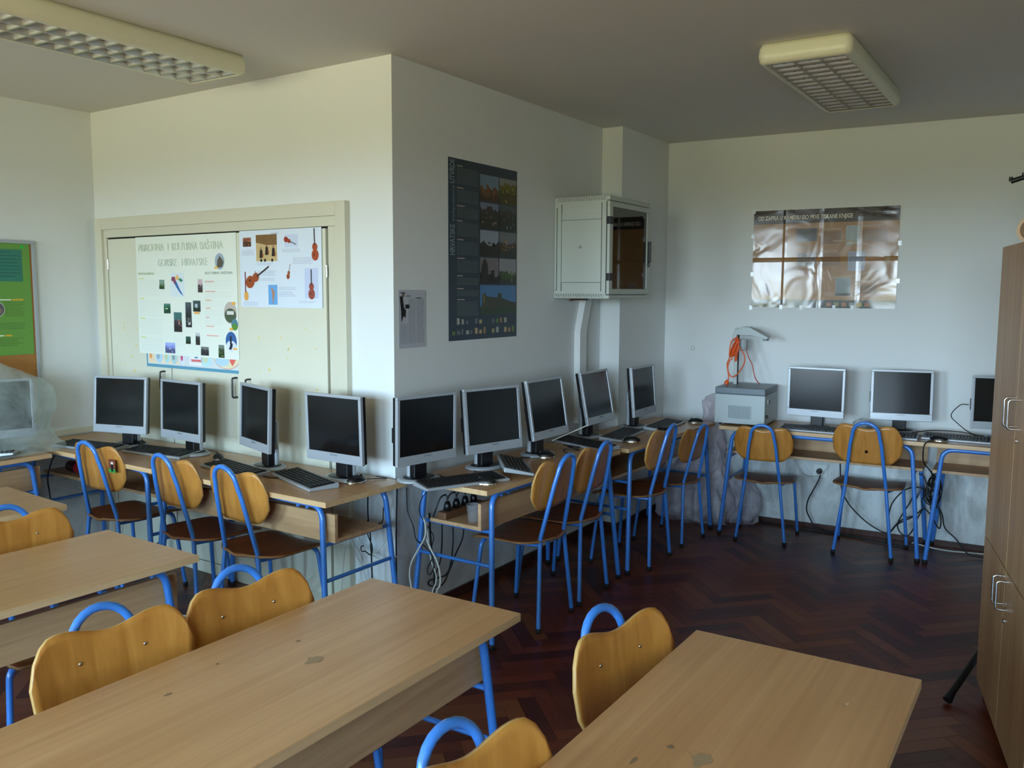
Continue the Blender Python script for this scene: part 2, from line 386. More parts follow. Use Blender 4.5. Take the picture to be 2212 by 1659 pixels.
# skirting
sk = 0.055
b = MB(); b.prism([(XB+0.012, YA-0.012), (XD, ya2-0.018), (XD, ya2), (XB, YA)], 0, sk, M_skirt); struct(b, 'baseboard_front_left')
b = MB(); b.box(XB, XB+0.014, YA, YP, 0, sk, M_skirt); b.box(XP, XP+0.014, YP, YC-0.014, 0, sk, M_skirt); b.box(XB+0.014, XP+0.014, YP-0.014, YP, 0, sk, M_skirt); struct(b, 'baseboard_recess_left')
b = MB(); b.prism([(XP+0.014, yc(XP)-0.014), (XR, yc(XR)-0.014), (XR, yc(XR)), (XP+0.014, yc(XP))], 0, 0.035, M_skirt); struct(b, 'baseboard_front_right')
b = MB(); b.box(XD, XD+0.014, YR, 3.33, 0, sk, M_skirt); struct(b, 'baseboard_left')

# ================================================================ school desks
TOPZ, TT = 0.76, 0.025
def make_desk(W, label):
    L = 1.30; t = thing('school_desk', (0, 0, 0), 0, label, 'desk', None)
    b = MB()
    b.box(-L/2, L/2, -W/2, W/2, TOPZ-TT, TOPZ, M_top)
    o = b.build('tabletop', t, bevel=0.0015)
    e = MB()
    for (a0, a1, c0, c1) in ((-L/2-0.001, L/2+0.001, -W/2-0.001, -W/2+0.0005), (-L/2-0.001, L/2+0.001, W/2-0.0005, W/2+0.001), (-L/2-0.001, -L/2+0.0005, -W/2, W/2), (L/2-0.0005, L/2+0.001, -W/2, W/2)):
        e.box(a0, a1, c0, c1, TOPZ-TT+0.0008, TOPZ-0.0012, M_edge)
    e.build('edge_band', o)
    ys = 0.205; r = 0.0135; zt = TOPZ-TT-r
    for sy in (-1, 1):
        foot = 0.03 if sy > 0 else 0.05
        full = lambda sx: (sx*(L/2-0.02), sy*(ys+foot*1.0), 0.012)
        topc = lambda sx: (sx*(L/2-0.085), sy*ys, zt)
        path = fillet([full(-1), topc(-1), topc(1), full(1)], 0.075, 8)
        n = len(path)
        b = MB(); b.tube(path[9:n-9], r, M_blue, 12); b.build('rail', t)
        for part in (path[:10], path[n-10:]):
            b = MB(); b.tube(part, r, M_blue, 12); lo = b.build('leg', t)
            f = min(part, key=lambda p: p[2])
            b = MB(); b.lathe([(0.0165, 0), (0.0165, 0.022), (0.014, 0.026)], M_rub, 12, (f[0], f[1], 0.0)); b.build('foot_cap', lo)
    def leg_at(sx, sy, z):
        foot = 0.03 if sy > 0 else 0.05
        k = z/zt; return (sx*((L/2-0.02)*(1-k)+(L/2-0.085)*k), sy*(ys+foot*(1-k)), z)
    for sx in (-1, 1):
        for z in (0.545, 0.385):
            b = MB(); b.tube([leg_at(sx, -1, z), leg_at(sx, 1, z)], 0.009, M_blue, 10, False); b.build('stretcher', t)
    y0 = -ys+0.018
    b = MB(); b.box(-L/2+0.025, L/2-0.025, y0, y0+0.018, 0.556, 0.685, M_board); b.build('front_panel', t, bevel=0.001)
    b = MB(); b.box(-L/2+0.026, L/2-0.026, y0+0.018, y0+0.31, 0.556, 0.574, M_board); b.build('shelf', t, bevel=0.001)
    b = MB()
    for x in (-0.42, -0.36, 0.0, 0.36, 0.42): b.tube([(x, y0+0.03, zt), (x, y0+0.03, 0.684)], 0.010, M_blue, 8)
    b.tube([(0.1, -ys, zt), (0.1, ys, zt)], 0.008, M_blue, 8)
    b.build('spacer_posts', t)
    return t
DW, DN = 0.56, 0.48
wide0 = make_desk(DW, ''); mid0 = make_desk(0.53, '')
narrow0 = make_desk(DN, '')
_used = {}
def rot2(r, x, y): return (math.cos(r)*x-math.sin(r)*y, math.sin(r)*x+math.cos(r)*y)
def place(proto, cx, cy_, rz, label, cat=None, group=None, z=0.0, scale=None):
    k = proto.name
    o = proto if k not in _used else copy_tree(proto)
    _used[k] = 1
    o.location = (cx, cy_, z); o.rotation_euler = (0, 0, rz); o['label'] = label
    if cat: o['category'] = cat
    if group: o['group'] = group
    if scale: o.scale = (scale,)*3
    return o
DESKS = []
def child_named(o, n):
    return [c for c in o.children if c.name.split('.')[0] == n][0]
def desk(proto, W, corner, rz, ox, oy, flip, label, group):
    dx, dy = rot2(rz, ox, oy); o = place(proto, corner[0]+dx, corner[1]+dy, rz+(PI if flip else 0), label, 'desk', group); DESKS.append(o); return o
H = 0.65
gA, gB, gC, gF = 'computer desks along the cupboard wall', 'computer desks along the recess wall', 'computer desks under the brown poster', 'classroom desks in the middle of the room'
ra = -0.028
desk(mid0, 0.53, (-2.6704, 2.7107), ra, -H, 0.265, False, 'beech computer desk with closed front panel, ending at the outer wall corner', gA)
desk(mid0, 0.53, (-2.6704, 2.7107), ra, -H-1.302, 0.265, True, 'beech computer desk with open shelf facing out, below the handmade white poster', gA)
desk(mid0, 0.53, (-4.762, 2.706), PI/2, -H, 0.265, False, 'beech desk against the side wall carrying the plastic covered monitor', 'desk by the notice board')
desk(narrow0, DN, (-2.2128, 3.2811), -0.0423, -DN/2, H, False, 'beech desk with a clear cup on its shelf, beside the outer wall corner', gB).rotation_euler = (0, 0, PI/2-0.0423)
desk(narrow0, DN, (-2.1263, 4.6315), -0.0483, -DN/2, H, False, 'beech desk with open shelf facing out, under the wall mounted grey cabinet', gB).rotation_euler = (0, 0, -PI/2-0.0483)
desk(narrow0, DN, (-1.992, 5.812), 0.0341, H, DN/2, True, 'beech desk with grey projector box and two silver monitors on it', gC)
desk(narrow0, DN, (-1.992, 5.812), 0.0341, H+1.303, DN/2, True, 'beech desk cut off by the tall wooden cupboard, with tangled black cables at its leg', gC)
for (x, y, rr, lab) in ((-1.2761, 2.0627, -0.0035, 'long beech desk with two chairs tucked at its side, lying across the picture bottom'),
                        (-0.2464, 2.2163, -0.0053, 'beech desk nearest the tall wooden cupboard, with one chair at its far end'),
                        (-2.5026, 1.9217, -0.0365, 'beech desk with blue rail and pegs visible under its scratched panel'),
                        (-3.5722, 2.0837, -0.0796, 'beech desk corner nearest the plastic covered monitor')):
    dx, dy = rot2(rr, -DW/2, -H); DESKS.append(place(wide0, x+dx, y+dy, PI/2+rr, lab, 'desk', gF))

# glue and ink marks left on two desk tops
def stain(x, y, pts, rgb, label):
    b = MB(); b.add([(x+px_, y+py_, TOPZ+0.0006) for px_, py_ in pts], [tuple(range(len(pts)))], mat('stain_%d' % int(rgb[0]*1000), rgb, 0.6)); o = b.build('stain'); return o
def blob(n, r1, r2, seed):
    q = random.Random(seed); return [(r1*math.cos(2*PI*i/n)*q.uniform(.5, 1.1), r2*math.sin(2*PI*i/n)*q.uniform(.5, 1.1)) for i in range(n)]
for dk, spots in ((DESKS[7], ((0.10, -0.02, .030, .022, (0.60, 0.50, 0.37)), (0.16, 0.10, .010, .006, (0.48, 0.40, 0.30)), (-0.22, 0.12, .012, .005, (0.50, 0.41, 0.31)), (-0.05, 0.16, .004, .004, (0.35, 0.3, 0.25)))),
                  (DESKS[8], ((0.02, 0.03, .034, .022, (0.60, 0.52, 0.40)), (0.03, 0.10, .010, .008, (0.50, 0.42, 0.31)), (-0.06, 0.14, .016, .005, (0.52, 0.43, 0.32)), (0.42, -0.16, .010, .004, (0.80, 0.72, 0.62))))):
    tt_ = child_named(dk, 'tabletop')
    for i, (x, y, a, c, col) in enumerate(spots):
        o = stain(x, y, blob(11, a, c, i+3), col, ''); o.parent = tt_

# ================================================================ chairs
def make_chair():
    t = thing('school_chair', (0, 0, 0), 0, '', 'chair'); r = 0.0112
    def side(sx):
        p = [(sx*0.174, -0.179, 0.012), (sx*0.121, -0.155, 0.453), (sx*0.092, -0.216, 0.73)]
        return fillet(p, 0.16, 8)
    for sx in (-1, 1):
        p = side(sx); leg = [q for q in p if q[2] < 0.52]
        b = MB(); b.tube(leg, r, M_blue, 12); lo = b.build('leg', t)
        b = MB(); b.lathe([(0.014, 0), (0.014, 0.02), (0.0115, 0.024)], M_rub, 12, (sx*0.174, -0.179, 0.0)); b.build('foot_cap', lo)
    pl = side(-1); nleg = len([q for q in pl if q[2] < 0.52]); up = [Vector(q) for q in pl[nleg-1:]]; up = [up[0].lerp(up[-1], k/5) for k in range(6)]
    arc = []
    for k in range(0, 13):
        a = PI*k/12; x = -0.080*math.cos(a); z = 0.785 + 0.086*math.sin(a)**0.9
        arc.append(Vector((x, -0.216-0.032*(z-0.73)/0.141, z)))
    dn = [Vector((-q[0], q[1], q[2])) for q in up][::-1]
    b = MB(); b.tube(up + arc + dn, r, M_blue, 12, False); b.build('back_hoop', t)
    for sx in (-1, 1):
        fp = fillet([(sx*0.215, 0.190, 0.012), (sx*0.183, 0.150, 0.422), (0, 0.150, 0.422)], 0.045, 7)
        b = MB(); b.tube(fp, r*0.95, M_blue, 12); lo = b.build('leg', t)
        b = MB(); b.lathe([(0.013, 0), (0.013, 0.02), (0.011, 0.024)], M_rub, 12, (sx*0.215, 0.190, 0.0)); b.build('foot_cap', lo)
        b = MB(); b.tube([(sx*0.121, -0.155, 0.425), (sx*0.15, -0.02, 0.425), (sx*0.15, 0.15, 0.425)], 0.008, M_blue, 8); b.build('seat_rail', t)
    # seat
    rows, cols = 14, 14; V = []; F = []
    for i in range(rows+1):
        y = -0.188 + (0.398)*i/rows; tt = i/rows
        if tt < 0.30: hw = 0.214*math.sqrt(max(0.0, 1-(1-(tt/0.30))**2*0.97)); 
        else: hw = 0.214 - 0.022*((tt-0.30)/0.70)**1.5
        if tt > 0.93: hw -= 0.012*(tt-0.93)/0.07
        for j in range(cols+1):
            q = -1 + 2*j/cols
            z = 0.449 - 0.010*math.cos(q*PI/2) - 0.012*max(0, (tt-0.8)/0.2)**2 + 0.006*(1-tt)
            V.append((hw*q, y, z))
    for i in range(rows):
        for j in range(cols):
            a = i*(cols+1)+j; F.append((a, a+1, a+cols+2, a+cols+1))
    b = MB(); b.add(V, F, M_seat, True); b.mi(M_seatedge); o = b.build('seat', t)
    so = o.modifiers.new('ply', 'SOLIDIFY'); so.thickness = 0.011; so.offset = -1; so.material_offset_rim = 1
    # backrest
    V = []; F = []; rows, cols = 12, 22
    def topz(q):
        a = abs(q); return 0.827 + 0.024*math.sin(min(a/0.60, 1)*PI/2)**2 - (0.105*((a-0.62)/0.38)**2.6 if a > 0.62 else 0)
    def botz(q):
        a = abs(q); return 0.600 + (0.078*((a-0.55)/0.45)**2.4 if a > 0.55 else 0)
    for j in range(cols+1):
        q = -1 + 2*j/cols; zt, zb = topz(q), botz(q)
        for i in range(rows+1):
            k = i/rows; z = zb + (zt-zb)*k
            hw = 0.213 - 0.018*((0.80-z)/0.2 if z < 0.80 else 0) - 0.0
            yh = -0.178 - 0.26*(z-0.60)*0.62
            y = yh + 0.0125 + 0.026*q*q + 0.004
            V.append((hw*q, y, z))
    for j in range(cols):
        for i in range(rows):
            a = j*(rows+1)+i; F.append((a, a+rows+1, a+rows+2, a+1))
    b = MB(); b.add(V, F, M_ply, True); b.mi(M_plyedge); o = b.build('backrest', t)
    so = o.modifiers.new('ply', 'SOLIDIFY'); so.thickness = 0.010; so.offset = 0; so.material_offset_rim = 1
    for sx in (-1, 1):
        b = MB(); yy = -0.178-0.26*0.165*0.62+0.024
        b.lathe([(0.0, 0.004), (0.004, 0.0035), (0.006, 0.0)], M_chrome, 12); s_ = b.build('screw', o)
        s_.rotation_euler = (-PI/2, 0, 0); s_.location = (sx*0.083, yy, 0.765)
    return t
chair0 = make_chair()
gch = 'blue tube school chairs with plywood backs'
CH = [
 (-4.364, 2.900, 2.2, 1, 'blue plywood chair with a small picture sticker on its back'),
 (-3.70, 2.893, -3.6, 1, 'blue plywood chair at the joint of the two cupboard wall desks'),
 (-3.216, 2.872, -3.4, 1, 'blue plywood chair at the closed panel desk, nearest the outer wall corner'),
 (-2.296, 3.762, 90.5, 1, 'blue plywood chair at the desk with the clear cup, nearer the camera of that pair'),
 (-2.308, 4.206, 91, 1, 'blue plywood chair at the desk with the clear cup, second of that pair'),
 (-2.238, 4.966, 91.6, 1, 'blue plywood chair under the grey wall cabinet desk, the taller of that pair'),
 (-2.221, 5.544, 84.6, .92, 'small blue plywood chair in front of the white plastic sack'),
 (-1.689, 5.915, 7.0, .925, 'small blue plywood chair in front of the grey projector box'),
 (-1.030, 5.963, 1.0, 1, 'blue plywood chair with a dark spot on its back, between the two silver edged monitors'),
 (-1.800, 1.235, -97, 1, 'blue plywood chair at the long front desk, nearer of the two tucked in'),
 (-1.760, 1.625, -99, 1, 'blue plywood chair at the long front desk, farther of the two tucked in'),
 (-0.725, 1.905, -101, 1, 'blue plywood chair at the far end of the desk by the tall cupboard'),
 (-0.690, 1.215, -99, 1, 'blue plywood chair cut off by the picture bottom between two desks'),
 (-3.045, 1.665, -94, 1, 'blue plywood chair tucked at the desk with scratched panel, cut by the picture edge'),
]
for i, (x, y, a, s, lab) in enumerate(CH):
    c = place(chair0, x, y, math.radians(a), lab, 'chair', gch, scale=s)
    if i == 0: first_chair = c
    if i == 8: spot_chair = c
# sticker on the back of the first chair
def child_named(o, n):
    return [c for c in o.children if c.name.split('.')[0] == n][0]
# (the sticker is added after all copies exist)
bk = child_named(first_chair, 'backrest')
b = MB(); ys_ = -0.178-0.26*0.16*0.62
P_ = lambda x0, x1, z0, z1, k, m_: b.box(x0, x1, ys_+0.0065-0.0006*k, ys_+0.008-0.0006*k, z0, z1, m_)
P_(0.125, 0.180, 0.715, 0.785, 0, mat('sticker_brown', (0.45, 0.22, 0.14), 0.4))
P_(0.125, 0.180, 0.715, 0.735, 1, mat('sticker_green', (0.20, 0.55, 0.18), 0.4))
P_(0.146, 0.162, 0.722, 0.760, 2, M_black); P_(0.144, 0.164, 0.760, 0.772, 2, mat('sticker_pale', (0.85, 0.80, 0.75), 0.4))
o = b.build('sticker', bk); o['label'] = 'small colour picture sticker'
bk2 = child_named(spot_chair, 'backrest')
b = MB(); b.lathe([(0.0, 0.0), (0.010, 0.0002)], mat('dark_spot', (0.25, 0.13, 0.05), 0.6), 12); o = b.build('dark_spot', bk2); o.rotation_euler = (PI/2, 0, 0); o.location = (0.0, -0.178-0.26*0.08*0.62+0.010, 0.68)

# ================================================================ monitors
MW, MH = 0.3726, 0.3283
def make_monitor():
    t = thing('monitor', (0, 0, 0), 0, '', 'monitor')
    # stand: flat oval foot with black centre, slab neck
    b = MB(); b.lathe([(0.092, 0.0), (0.098, 0.004), (0.098, 0.009), (0.088, 0.016), (0.060, 0.019)], M_silver, 36, sx=1.18, sy=0.92); fo = b.build('stand_foot', t)
    b = MB(); b.lathe([(0.074, 0.0165), (0.070, 0.0195), (0.0, 0.0215)], M_black, 36, sx=1.18, sy=0.92); b.build('foot_inlay', fo)
    b = MB(); b.rbox(-0.042, 0.042, 0.022, 0.050, 0.018, 0.245, 0.012, M_silver); b.rbox(-0.040, 0.040, -0.016, 0.0219, 0.018, 0.20, 0.006, M_black); b.build('stand_neck', t, bevel=0.002)
    # display: origin at its centre
    D = MB(); w2, h2 = MW/2, MH/2; bz, chin = 0.0165, 0.046
    for (x0, x1, z0, z1) in ((-w2, w2, h2-0.0145, h2), (-w2, w2, -h2, -h2+chin), (-w2, -w2+bz, -h2+chin, h2-0.0145), (w2-bz, w2, -h2+chin, h2-0.0145)):
        D.box(x0, x1, -0.010, 0.008, z0, z1, M_silver)
    dsp = D.build('display_bezel', t, bevel=0.002); dsp.location = (0, -0.058, 0.26)
    b = MB(); b.box(-w2+bz-0.001, w2-bz+0.001, -0.0055, -0.002, -h2+chin-0.001, h2-0.0135, M_screen); b.build('screen', dsp)
    b = MB(); V = []
    prof = [(w2-0.002, h2-0.002, 0.008), (w2-0.004, h2-0.004, 0.028), (w2-0.06, h2-0.06, 0.045), (0.06, 0.07, 0.052)]
    for (a, c, y) in prof: V += [(-a, y, -c), (a, y, -c), (a, y, c), (-a, y, c)]
    F = [(0, 1, 2, 3), (15, 14, 13, 12)] + [(4*i+j, 4*i+4+j, 4*i+4+(j+1) % 4, 4*i+(j+1) % 4) for i in range(3) for j in range(4)]
    b.add(V, F, M_black); b.build('back_shell', dsp, bevel=0.002)
    b = MB(); b.box(-w2-0.004, -w2, 0.010, 0.026, -0.05, 0.02, M_black); b.build('side_buttons', dsp)
    text_mesh('SAMSUNG', 0.011, M_logo, 'lettering', dsp, (0, -0.0104, -h2+chin-0.014), align='CENTER')
    return t
mon0 = make_monitor()
gm = 'silver flat monitors on the computer desks'
MON = [  # display centre x,y,z, yaw deg, tilt deg
 (-4.600, 3.035, 1.012, 14.3, 4.4, 'silver monitor closest to the side wall corner, below the left cupboard door'),
 (-4.100, 3.069, 1.014, -4.0, 1.9, 'silver monitor under the left end of the school map strip'),
 (-3.470, 3.037, 1.030, -18.9, 2.2, 'silver monitor turned sideways showing its black back edge, below the right cupboard door'),
 (-2.936, 3.048, 1.019, -2.0, -1.5, 'silver monitor facing the room, overlapping the cupboard frame beside the outer corner'),
 (-2.564, 3.284, 1.020, 79.1, -0.8, 'silver monitor with jet black screen just past the outer wall corner'),
 (-2.464, 3.707, 1.022, 74.4, 5.4, 'silver monitor with a propped up keyboard leaning before its foot'),
 (-2.419, 4.181, 1.031, 88.6, 9.3, 'silver monitor behind the first two recess chairs, below the dark castle poster'),
 (-2.463, 4.876, 1.022, 90.2, 10.6, 'silver monitor in front of the white wall conduit'),
 (-2.384, 5.404, 1.017, 90.9, 5.0, 'silver monitor before the wall pillar, last of the recess row'),
 (-1.398, 5.994, 1.013, -1.9, 1.1, 'silver monitor with greenish grey sheen beside the projector box'),
 (-0.893, 6.150, 1.010, 13.2, 5.5, 'silver monitor with dark screen under the right edge of the brown poster'),
 (-0.303, 6.155, 1.000, 12.0, 3.0, 'silver monitor half hidden behind the tall wooden cupboard'),
 (-4.990, 2.540, 1.010, 72.0, 3.0, 'grey monitor inside the translucent plastic cover'),
]
MFOOT = []
for (x, y, z, a, tl, lab) in MON:
    ar = math.radians(a); dx, dy = rot2(ar, 0, 0.058)
    mo = place(mon0, x+dx, y+dy, ar, lab, 'monitor', gm, z=TOPZ)
    dsp = child_named(mo, 'display_bezel'); dsp.location.z = z-TOPZ; dsp.rotation_euler = (-math.radians(tl), 0, 0)
    MFOOT.append((x+dx, y+dy))

# ================================================================ keyboards and mice
def make_keyboard():
    t = thing('keyboard', (0, 0, 0), 0, '', 'keyboard')
    Lk, Wk = 0.45, 0.150
    b = MB(); V = [(-Lk/2, -Wk/2, 0), (Lk/2, -Wk/2, 0), (Lk/2, Wk/2, 0), (-Lk/2, Wk/2, 0), (-Lk/2, -Wk/2, 0.012), (Lk/2, -Wk/2, 0.012), (Lk/2, Wk/2, 0.024), (-Lk/2, Wk/2, 0.024)]
    b.add(V, [(0,3,2,1),(4,5,6,7),(0,1,5,4),(1,2,6,5),(2,3,7,6),(3,0,4,7)], M_silver); b.build('case', t, bevel=0.003)
    b = MB()
    def zt(y): return 0.012 + (y+Wk/2)/Wk*0.012
    x0, y0 = -Lk/2+0.012, -Wk/2+0.014
    b.add([(x0, y0, zt(y0)+0.0006), (Lk/2-0.012, y0, zt(y0)+0.0006), (Lk/2-0.012, Wk/2-0.010, zt(Wk/2-0.01)+0.0006), (x0, Wk/2-0.010, zt(Wk/2-0.01)+0.0006)], [(0,1,2,3)], M_key)
    for rI in range(6):
        yy = y0+0.002+rI*0.0205; x = x0+0.002
        while x < Lk/2-0.03:
            kw = 0.0165
            if rI == 0 and 0.06 < x-x0 < 0.09: kw = 0.105
            if 0.292 < x-x0 < 0.300 or 0.352 < x-x0 < 0.360: x += 0.006
            hb = 0.0065; q = 0.0018
            z = zt(yy+0.008)
            b.add([(x, yy, z), (x+kw, yy, z), (x+kw, yy+0.0175, z), (x, yy+0.0175, z), (x+q, yy+q, z+hb), (x+kw-q, yy+q, z+hb), (x+kw-q, yy+0.0175-q, z+hb), (x+q, yy+0.0175-q, z+hb)],
                  [(4,5,6,7),(0,1,5,4),(1,2,6,5),(2,3,7,6),(3,0,4,7)], M_key)
            x += kw+0.0022
    b.build('keys', t)
    return t
kb0 = make_keyboard()
gk = 'black and silver keyboards on the computer desks'
KB = [
 (-4.75, 2.93, 0, 8, 'keyboard behind the chair with the sticker, before the corner monitor'),
 (-4.25, 3.035, 0, 6, 'keyboard in front of the second monitor from the side wall'),
 (-3.53, 2.945, 0, -12.5, 'keyboard before the sideways turned monitor, partly hidden by a chair back'),
 (-3.06, 2.965, 0, -20.5, 'keyboard beside the mouse at the outer corner end of the desk'),
 (-2.405, 3.352, 0, 64.8, 'keyboard before the jet black screen past the outer wall corner'),
 (-2.375, 3.775, 0.012, 128, 'keyboard standing raised and turned toward the room between two monitors'),
 (-2.40, 4.600, 0, -20, 'keyboard at the joint of the recess desks, lying across the desk'),
 (-2.355, 5.03, 0, 96, 'keyboard pointing along the desk in front of the pillar side monitors'),
 (-2.285, 5.56, 0, 94, 'keyboard at the far end of the recess row near the single mouse'),
 (-1.38, 5.925, 0, 2, 'keyboard before the monitor beside the projector box'),
 (-0.98, 5.95, 0, 3, 'keyboard behind the chair with the dark spot'),
 (-0.52, 6.06, 0, 1, 'keyboard with a mouse before it, beside the tall wooden cupboard'),
 (-4.955, 2.575, 0.010, 139, 'white edged keyboard sticking out from under the plastic cover'),
 (-5.03, 2.06, 0, 92, 'keyboard under the plastic cover at the picture edge'),
]
for (x, y, z, a, lab) in KB:
    k = place(kb0, x, y, math.radians(a), lab, 'keyboard', gk, z=TOPZ+0.0005+z)
    if z: k.rotation_euler = (math.radians(-5), math.radians(3), math.radians(a))
    if 'raised' in lab:
        k.rotation_euler = (math.radians(8), math.radians(2), math.radians(a))
def make_mouse():
    t = thing('mouse', (0, 0, 0), 0, '', 'mouse'); b = MB()
    def shell(k, z0, m, name, par, hh):
        V = []; F = []; n, rr = 20, 7
        for i in range(rr+1):
            e = i/rr*PI/2
            for j in range(n):
                a = 2*PI*j/n; x = 0.030*math.cos(a)*math.cos(e)*k; y = 0.054*math.sin(a)*math.cos(e)*k
                V.append((x, y, z0 + hh*math.sin(e)*(1-0.12*math.sin(a)*math.cos(e))))
        for i in range(rr):
            for j in range(n): F.append((i*n+j, i*n+(j+1) % n, (i+1)*n+(j+1) % n, (i+1)*n+j))
        mb = MB(); mb.add(V, F, m, True); mb.add(V[:n], [tuple(range(n-1, -1, -1))], m); return mb.build(name, par)
    shell(1.0, 0.002, M_chrome, 'base_shell', t, 0.022)
    o = shell(0.97, 0.009, M_black, 'top_shell', t, 0.026)
    b = MB(); b.tube([(-0.003, 0.028, 0.031), (0.003, 0.028, 0.031)], 0.006, M_rub, 10); b.build('scroll_wheel', t)
    return t
ms0 = make_mouse()
MS = [
 (-4.555, 3.125, 40, 'mouse at the left end of the keyboard under the second monitor'),
 (-3.849, 3.105, 60, 'mouse on the desk joint below the cupboard handles'),
 (-2.834, 3.085, -10, 'mouse alone at the outer wall corner end of the desk'),
 (-2.300, 3.400, 110, 'mouse on the desk edge above the clear cup'),
 (-2.400, 4.135, 120, 'mouse before the foot of the monitor below the castle poster'),
 (-2.215, 4.870, 110, 'mouse at the near side of the desk joint, before the conduit monitor'),
 (-2.195, 5.330, 120, 'mouse behind the hoop of the taller recess chair'),
 (-2.170, 5.830, 115, 'single mouse on the empty desk end next to the projector box'),
 (-0.640, 5.960, 85, 'mouse before the keyboard beside the tall wooden cupboard'),
]
for (x, y, a, lab) in MS: place(ms0, x, y, math.radians(a), lab, 'mouse', 'black mice on the computer desks', z=TOPZ)

# ================================================================ cables
def cable(pts, r, m, label, name='cable', group=None, n=7):
    q = []
    for p in pts:
        x, y, z = p
        if y > YA-0.02 and x < XB+0.016 and y < YP: x = XB+0.016
        if y <= YA-0.02 and x < XB+0.01: y = min(y, YA + 0.031*(XB-x) - 0.05)
        if y > yc(x)-0.02: y = yc(x)-0.02
        q.append((x, y, max(z, r+0.001)))
    b = MB(); b.tube(spline(q, n), r, m, 7); o = b.build(name)
    return tag(o, label, 'cable', group)
g1 = 'cables hanging at the desk end past the outer corner'
cable([(-2.603,3.30,0.577),(-2.588,3.30,0.548),(-2.589,3.30,0.485),(-2.629,3.30,0.415),(-2.674,3.30,0.340),(-2.695,3.31,0.276),(-2.695,3.32,0.211),(-2.675,3.34,0.02)], 0.0045, M_wcable, 'white cable drooping over the stretcher toward the wall corner', group=g1)
cable([(-2.614,3.32,0.571),(-2.595,3.32,0.527),(-2.600,3.32,0.478),(-2.571,3.32,0.420),(-2.533,3.32,0.363),(-2.514,3.32,0.304),(-2.514,3.32,0.248),(-2.534,3.32,0.201),(-2.555,3.36,0.02)], 0.0045, M_wcable, 'white cable looped over the stretcher and falling forward', group=g1)
cable([(-2.653,3.40,0.56),(-2.656,3.40,0.498),(-2.644,3.40,0.419),(-2.630,3.40,0.333),(-2.601,3.40,0.266),(-2.601,3.40,0.218),(-2.621,3.40,0.165),(-2.63,3.42,0.02)], 0.004, M_wcable, 'grey white cable running straight down under the desk with the cup', group=g1)
cable([(-2.72,3.25,0.72),(-2.725,3.25,0.60),(-2.73,3.25,0.46),(-2.73,3.25,0.30),(-2.73,3.255,0.05)], 0.004, M_bcable, 'black cable dropping straight at the outer wall corner', group=g1)
cable([(-2.735,3.34,0.70),(-2.729,3.34,0.580),(-2.695,3.34,0.514),(-2.676,3.34,0.445),(-2.622,3.34,0.418),(-2.584,3.34,0.389),(-2.565,3.34,0.337),(-2.584,3.34,0.286),(-2.604,3.34,0.282),(-2.604,3.34,0.314),(-2.574,3.34,0.367)], 0.003, M_bcable, 'thin black cable ending in a small curl below the cup desk', group=g1)
cable([(-2.636,3.50,0.555),(-2.636,3.50,0.478),(-2.637,3.50,0.396),(-2.647,3.50,0.304),(-2.673,3.50,0.234),(-2.693,3.50,0.180)], 0.004, M_bcable, 'black power lead under the cup desk, nearest the wall', group=g1)
cable([(-2.567,3.50,0.555),(-2.567,3.50,0.476),(-2.567,3.50,0.407),(-2.578,3.50,0.316),(-2.598,3.50,0.243),(-2.628,3.50,0.184),(-2.673,3.50,0.155),(-2.724,3.50,0.158),(-2.719,3.50,0.180),(-2.678,3.50,0.200),(-2.618,3.50,0.227),(-2.588,3.50,0.269)], 0.004, M_bcable, 'black power lead making a wide loop under the cup desk', group=g1)
cable([(-2.50,3.50,0.555),(-2.502,3.50,0.476),(-2.514,3.50,0.424),(-2.553,3.50,0.345),(-2.578,3.50,0.283),(-2.608,3.50,0.221)], 0.004, M_bcable, 'black power lead under the cup desk, nearest the room', group=g1)
cable([(-2.330,3.385,0.768),(-2.40,3.30,0.766),(-2.47,3.262,0.764),(-2.52,3.250,0.74),(-2.575,3.250,0.672),(-2.595,3.27,0.602),(-2.600,3.32,0.542),(-2.615,3.40,0.459),(-2.640,3.42,0.399)], 0.0022, M_bcable, 'thin mouse cable falling over the short edge of the cup desk', group=g1)
cable([(-2.678,3.45,0.555),(-2.671,3.45,0.423),(-2.659,3.45,0.323),(-2.649,3.45,0.243),(-2.655,3.45,0.10),(-2.66,3.45,0.01)], 0.005, M_bcable, 'thick black cable standing down to the floor under the cup desk', group=g1)
g2 = 'cables behind the closed panel desk'
cable([(-2.863,3.2,0.735),(-2.867,3.2,0.581),(-2.855,3.2,0.499),(-2.850,3.2,0.415),(-2.846,3.2,0.330),(-2.842,3.2,0.12),(-2.84,3.2,0.01)], 0.004, M_bcable, 'black cable hanging down before the white wall beside the outer corner', group=g2)
cable([(-2.749,3.2,0.735),(-2.755,3.2,0.647),(-2.767,3.2,0.612),(-2.770,3.2,0.562),(-2.789,3.2,0.542),(-2.854,3.2,0.524)], 0.003, M_bcable, 'short black cable bending sideways under the panel desk top', group=g2)
cable([(-2.860,3.19,0.55),(-2.860,3.19,0.477),(-2.834,3.19,0.426),(-2.835,3.19,0.387),(-2.851,3.19,0.376),(-2.878,3.19,0.389),(-2.900,3.19,0.385),(-2.906,3.19,0.406),(-2.889,3.19,0.415)], 0.003, M_bcable, 'black cable ending in a hook before the white wall', group=g2)
cable([(-3.02,3.22,0.50),(-2.985,3.22,0.431),(-2.930,3.22,0.384),(-2.863,3.22,0.365),(-2.782,3.22,0.353),(-2.702,3.22,0.383)], 0.0035, M_wcable, 'white cable sagging below the panel desk toward the corner', group=g2)
cable([(-3.028,3.24,0.533),(-3.019,3.24,0.426),(-2.975,3.24,0.333),(-2.937,3.24,0.274),(-2.86,3.24,0.10)], 0.0035, M_wcable, 'white cable slanting down the scuffed wall below the panel desk', group=g2)
